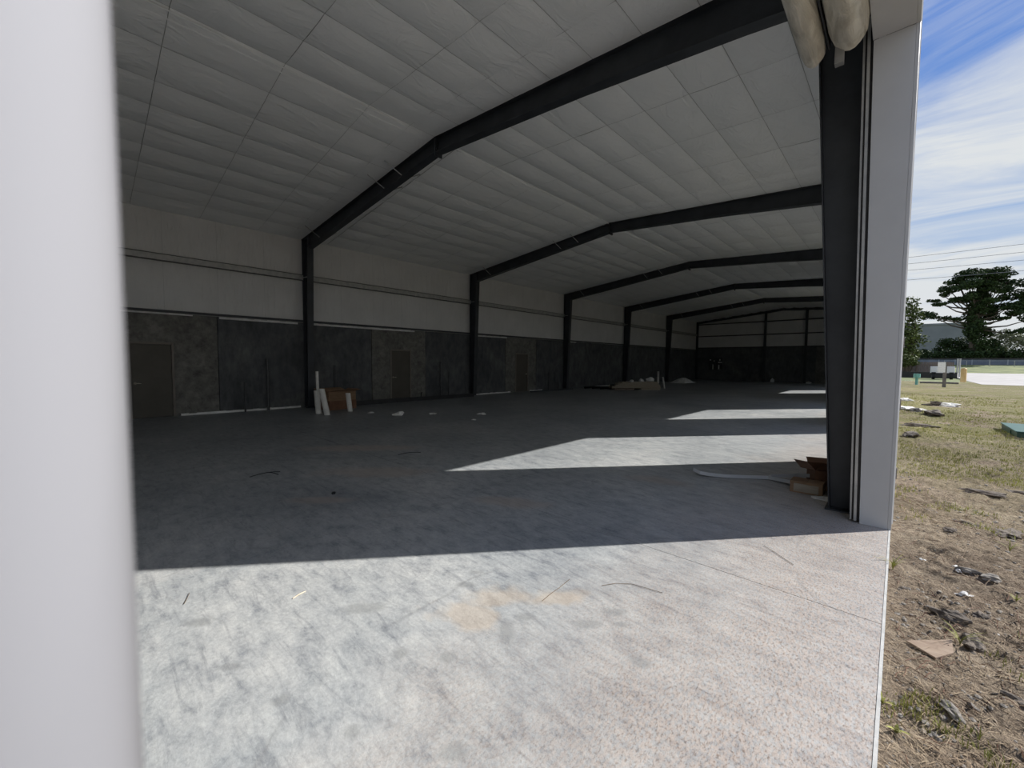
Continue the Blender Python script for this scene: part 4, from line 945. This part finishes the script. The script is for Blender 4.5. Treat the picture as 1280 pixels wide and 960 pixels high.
# wooden fence, board by board
p0, p1 = at(1127, 470, 1, 80), at(1194, 470, 1, 80)
root = empty('wooden_fence', (p0.x-3, 80, GZ)); tag(root, 'weathered brown board fence across the far side of the lot', 'fence')
n_ = int((p1.x-p0.x+3)/0.16)
for q in range(n_): MB().box((q*0.16, 0, 0.1), (q*0.16+0.135, 0.025, 2.1+0.05*random.random())).obj('board', MT['fencewood'], root)
for q in range(0, n_, 14): MB().box((q*0.16-0.05, -0.12, 0), (q*0.16+0.07, -0.01, 2.15)).obj('fence_post', MT['fencewood'], root)
MB().box((0, -0.045, 0.5), (n_*0.16, -0.005, 0.6)).obj('rail', MT['fencewood'], root); MB().box((0, -0.045, 1.7), (n_*0.16, -0.005, 1.8)).obj('rail', MT['fencewood'], root)
for u, lab in ((1196, 'pale steel gate post at the right end of the wooden fence'), (1199, 'second pale gate post right of the wooden fence')):
    p = at(u, 470, 1, 79); root = empty('gate_post', (p.x, 79, GZ)); tag(root, lab, 'post')
    MB().tube([(0, 0, 0), (0, 0, 2.5)], 0.075, 8).obj('pole', MT['galv'], root); MB().tube([(0, 0, 2.5), (0, 0, 2.58)], 0.1, 8).obj('cap', MT['galv'], root)
# dark skip below the fence
tag(MB().prism([(0, 0, 0), (5.2, 0, 0), (5.2, 0, 0.8), (0, 0, 0.8)], [(0, .5, 0), (5.2, .5, 0), (5.2, .5, 0.8), (0, .5, 0.8)]).obj('black_silt_barrier', MT['black'], loc=(0.2, 77.5, GZ)), 'black silt barrier along the foot of the wooden fence', 'barrier')
# blue-grey block wall with rail
root = empty('block_wall', (60, 128, 1.0)); tag(root, 'long low blue-grey block wall behind the lawn bank', 'wall')
MB().box((-75, 0, -1.0), (40, 0.3, 1.85)).obj('wall_body', MT['bluewall'], root); MB().box((-75, -0.06, 1.85), (40, 0.36, 2.15)).obj('coping', MT['black'], root)
for q in range(26): MB().box((-54+q*2.4, -0.05, -0.4), (-53.85+q*2.4, 0, 1.85)).obj('pilaster', MT['bldgpale'], root)
# chain link fence in front
root = empty('rail_fence', (6.5, 120, 1.35)); tag(root, 'thin pale rail fence standing on the lawn bank before the wall', 'fence')
MB().tube([(0, 0, 1.2), (60, 0, 1.2)], 0.03, 6).obj('top_rail', MT['galv'], root)
for q in range(21): MB().tube([(q*3.0, 0, 0), (q*3.0, 0, 1.25)], 0.04, 6).obj('fence_post', MT['galv'], root)
# distant building
root = empty('distant_building', (12, 215, 0)); tag(root, 'grey metal building far beyond the trees', 'building')
MB().box((-20, 0, 0), (7, 30, 16.2)).obj('wall', MT['bldg'], root); MB().box((-20.3, -0.3, 16.2), (7.3, 30.3, 16.8)).obj('parapet', MT['bldg'], root)
MB().box((-1, -0.15, 0), (5.0, 0, 9.0)).obj('loading_door', MT['bldgpale'], root)

# ---------------------------------------------------------------- trees and shrubs
def leaves(mb, c_, rad, n, size, rnd, flat=1.0):
    for q in range(n):
        while True:
            d = Vector((rnd.uniform(-1, 1), rnd.uniform(-1, 1), rnd.uniform(-1, 1)))
            if 0.25 < d.length < 1: break
        d.x *= rad[0]; d.y *= rad[1]; d.z *= rad[2]; p = Vector(c_)+d
        a = Vector((rnd.gauss(0, 1), rnd.gauss(0, 1), rnd.gauss(0, .5)*flat)).normalized()*size*rnd.uniform(.6, 1.3)
        b = a.cross(Vector((rnd.gauss(0, 1), rnd.gauss(0, 1), rnd.gauss(0, 1)))).normalized()*size*rnd.uniform(.4, .8)
        k2 = len(mb.v); mb.v += [tuple(p-a), tuple(p+b), tuple(p+a), tuple(p-b)]; mb.f.append((k2, k2+1, k2+2, k2+3))
YT = 132.0
def tp(u, v, dy=0): q = at(u, v, 1, YT+dy); return Vector(q)
base = tp(1219, 450); base.z = 1.7
root = empty('pine_tree', base); tag(root, 'big dark umbrella-crowned pine rising behind the block wall', 'tree')
rnd = random.Random(21)
def rel(p): return Vector(p)-base
fork = tp(1219, 408)
tk = MB(); tk.tube([rel(base)-Vector((0, 0, .5)), rel(tp(1218, 430)), rel(fork), rel(tp(1221, 380)), rel(tp(1224, 352))], [1.1, .85, .7, .5, .2], 10)
tk.obj('trunk', MT['bark'], root, smooth=True)
br = MB()
lobes = [(1222, 342, 2.6, 1.1, 0), (1208, 345, 2.0, .9, 2), (1236, 342, 2.4, 1.0, -2), (1250, 345, 2.2, .9, 1), (1262, 350, 2.2, .9, 3), (1274, 357, 2.0, .9, 0), (1284, 368, 2.0, 1.0, 2),
         (1196, 351, 1.6, .8, 1), (1186, 362, 1.5, .8, -2), (1178, 368, 1.0, .5, 0), (1200, 360, 1.6, .7, 3), (1215, 357, 2.2, 1.2, -3), (1232, 357, 2.2, 1.3, 3), (1248, 360, 1.6, .8, -3),
         (1166, 377, 1.1, .45, 1), (1176, 379, 1.3, .4, 0), (1194, 375, 1.4, .6, -1), (1205, 374, 1.5, .7, 2), (1212, 372, 1.6, 1.2, 0), (1227, 372, 1.9, 1.5, 1), (1243, 374, 1.1, .7, -2),
         (1158, 392, 1.4, .7, 1), (1167, 396, 1.2, .5, -1), (1183, 398, 1.1, .45, 2), (1193, 399, 1.0, .4, 0), (1221, 388, 1.9, 1.8, 0), (1230, 392, 1.5, 1.6, 2), (1212, 396, 1.0, 1.2, 1), (1259, 372, 1.3, .6, 2), (1262, 384, 1.2, .45, -2), (1272, 378, 1.4, .6, 0),
         (1270, 392, 1.3, .45, 1), (1280, 388, 1.6, .7, -1), (1254, 398, 1.0, .35, 0), (1220, 408, 1.7, 1.9, 0), (1228, 415, 1.4, 1.6, 1), (1213, 418, 1.2, 1.5, -1), (1222, 428, 1.9, 1.6, 0), (1210, 433, 1.4, 1.0, 1), (1278, 414, 1.2, .4, 0), (1292, 380, 2.2, 1.1, 0), (1292, 398, 2.0, .9, 2)]
for (u, v, rx, rz, dy) in lobes:
    c_ = tp(u, v, dy); st = fork if v > 380 else tp(1221, 392); st = st+Vector((0, 0, rnd.uniform(-1, 1.5)))
    mid_ = st.lerp(c_, .55)+Vector((0, 0, -0.6))
    br.tube([rel(st), rel(mid_), rel(c_)], [0.22, 0.13, 0.05], 5)
br.obj('branches', MT['bark'], root)
cr = MB()
for (u, v, rx, rz, dy) in lobes:
    rx, rz = rx*1.2, rz*1.25
    c_ = rel(tp(u, v, dy)); n = int(150*rx*max(rz, .6))
    for s_ in range(4):
        o_ = Vector((rnd.gauss(0, rx*.45), rnd.gauss(0, rx*.5), rnd.gauss(0, rz*.3)))
        leaves(cr, c_+o_, (rx*.62, rx*.8, rz*.6), n//2, 0.25, rnd)
cr.obj('crown', MT['leafdark'], root)
def bush(name, spots_, mat, label, cat, size=0.22, dens=60, Y=YT, zb=0.8, stem=True):
    cs = [(at(u, v, 1, Y+dy), rx, rz) for u, v, rx, rz, dy in spots_]
    base_ = Vector((cs[0][0].x, Y, zb)); root = empty(name, base_); tag(root, label, cat); mb = MB(); st = MB(); r_ = random.Random(hash(label) % 997 if False else len(label)*7)
    for c_, rx, rz in cs:
        c2 = Vector(c_)-base_
        for s_ in range(3): leaves(mb, c2+Vector((r_.gauss(0, rx*.3), r_.gauss(0, rx*.3), r_.gauss(0, rz*.3))), (rx*.8, rx*.8, rz*.8), int(dens*rx*rz), size, r_)
        st.tube([(c2.x*.3, 0, 0), (c2.x*.7, c2.y*.5, c2.z*.5), tuple(c2)], [.16, .1, .04], 5)
    mb.obj('foliage', MT[mat], root)
    if stem: st.obj('stems', MT['bark'], root)
    return root
bush('broadleaf_tree', [(1138, 378, 1.3, 1.0, 0), (1142, 387, 1.6, .9, 1), (1135, 392, 1.6, 1.6, 0), (1145, 396, 1.0, .6, 0), (1147, 408, .9, .6, 1), (1136, 408, 1.6, 1.5, 0), (1140, 420, 1.6, 1.3, 0), (1143, 428, 1.5, 1.3, 1), (1136, 433, 2.0, 2.0, 0), (1140, 442, 2.0, 1.5, 0), (1128, 400, 2, 3, 1), (1128, 425, 2, 3, 0)],
     'leafmid', 'loose leafy tree close beside the building wall, left of the pine', 'tree', 0.25, 30, Y=100, zb=0)
bush('dark_shrub', [(1175, 431, 1.0, .9, 0), (1183, 428, 1.3, 1.1, 1), (1194, 427, 1.6, 1.3, 0), (1202, 430, 1.6, 1.5, 1), (1188, 437, 2.0, 1.3, 0), (1200, 440, 2.0, 1.3, 1), (1178, 440, 1.6, .9, 0)], 'leafdark', 'dark rounded shrub at the left foot of the pine', 'shrub', 0.24, 60, Y=133)
bush('silver_shrub', [(1240, 428, 1.3, 1.1, 0), (1250, 423, 1.4, 1.2, 0), (1260, 420, 1.5, 1.2, 1), (1272, 422, 1.5, 1.2, 0), (1246, 436, 1.6, 1.0, 1), (1262, 432, 1.8, 1.2, 0), (1278, 432, 1.7, 1.3, 0), (1288, 425, 1.8, 1.4, 0)], 'leafpale', 'pale silvery shrub right of the pine trunk', 'shrub', 0.24, 55, Y=134)
hd = []
for q in range(26): hd.append((1146+q*6, 443.5+1.3*math.sin(q*2.1), 1.3, 1.05, (q % 3)-1))
bush('hedge', hd, 'leafdark', 'low dark hedge running behind the block wall', 'hedge', 0.24, 75, Y=130.5, zb=1.7, stem=False)
bush('low_shrub', [(1226, 440, .8, .5, 0), (1243, 440, 1.2, .6, 0), (1252, 438, 1.2, .7, 0), (1270, 441, 1.1, .5, 0), (1262, 439, 1.2, .6, 0)], 'leafmid', 'yellow-green low shrub in front of the silvery one', 'shrub', 0.18, 70, Y=131)
bush('fence_vine', [(1132, 450, .9, .6, 0), (1138, 452, .8, .6, 0), (1143, 452, .7, .5, 0), (1128, 454, 1, .8, 0)], 'leafmid', 'green vine spilling over the left end of the wooden fence', 'vine', 0.13, 160, Y=79, zb=0)
# power lines
for q, (za, zb_, lab) in enumerate(((18.4, 18.4, 'topmost power line crossing the sky'), (17.4, 17.2, 'second power line from the top'), (16.4, 16.0, 'third power line from the top'), (14.9, 14.6, 'lowest faint power line'))):
    pts = []
    for i in range(25):
        t = i/24; x = -40+t*110; pts.append((x, 90+0.0*x, za+(zb_-za)*(x/11.7)*0.5+0.0012*(x-15)**2*0.35))
    o = MB().tube(pts, 0.028, 5, cap=True).obj('power_line', MT['cable']); at_root(o, pts[0]); tag(o, lab, 'power line')
for x, lab in ((-40, 'wooden utility pole carrying the power lines at left beyond the hall'), (70, 'wooden utility pole carrying the power lines at far right')):
    root = empty('utility_pole', (x, 90, -0.1)); tag(root, lab, 'utility pole')
    MB().tube([(0, 0, 0), (0, 0, 21)], [0.2, 0.14], 8).obj('pole', MT['post'], root); MB().box((-0.08, -0.9, 19.3), (0.08, 0.9, 19.5)).obj('crossarm', MT['post'], root)
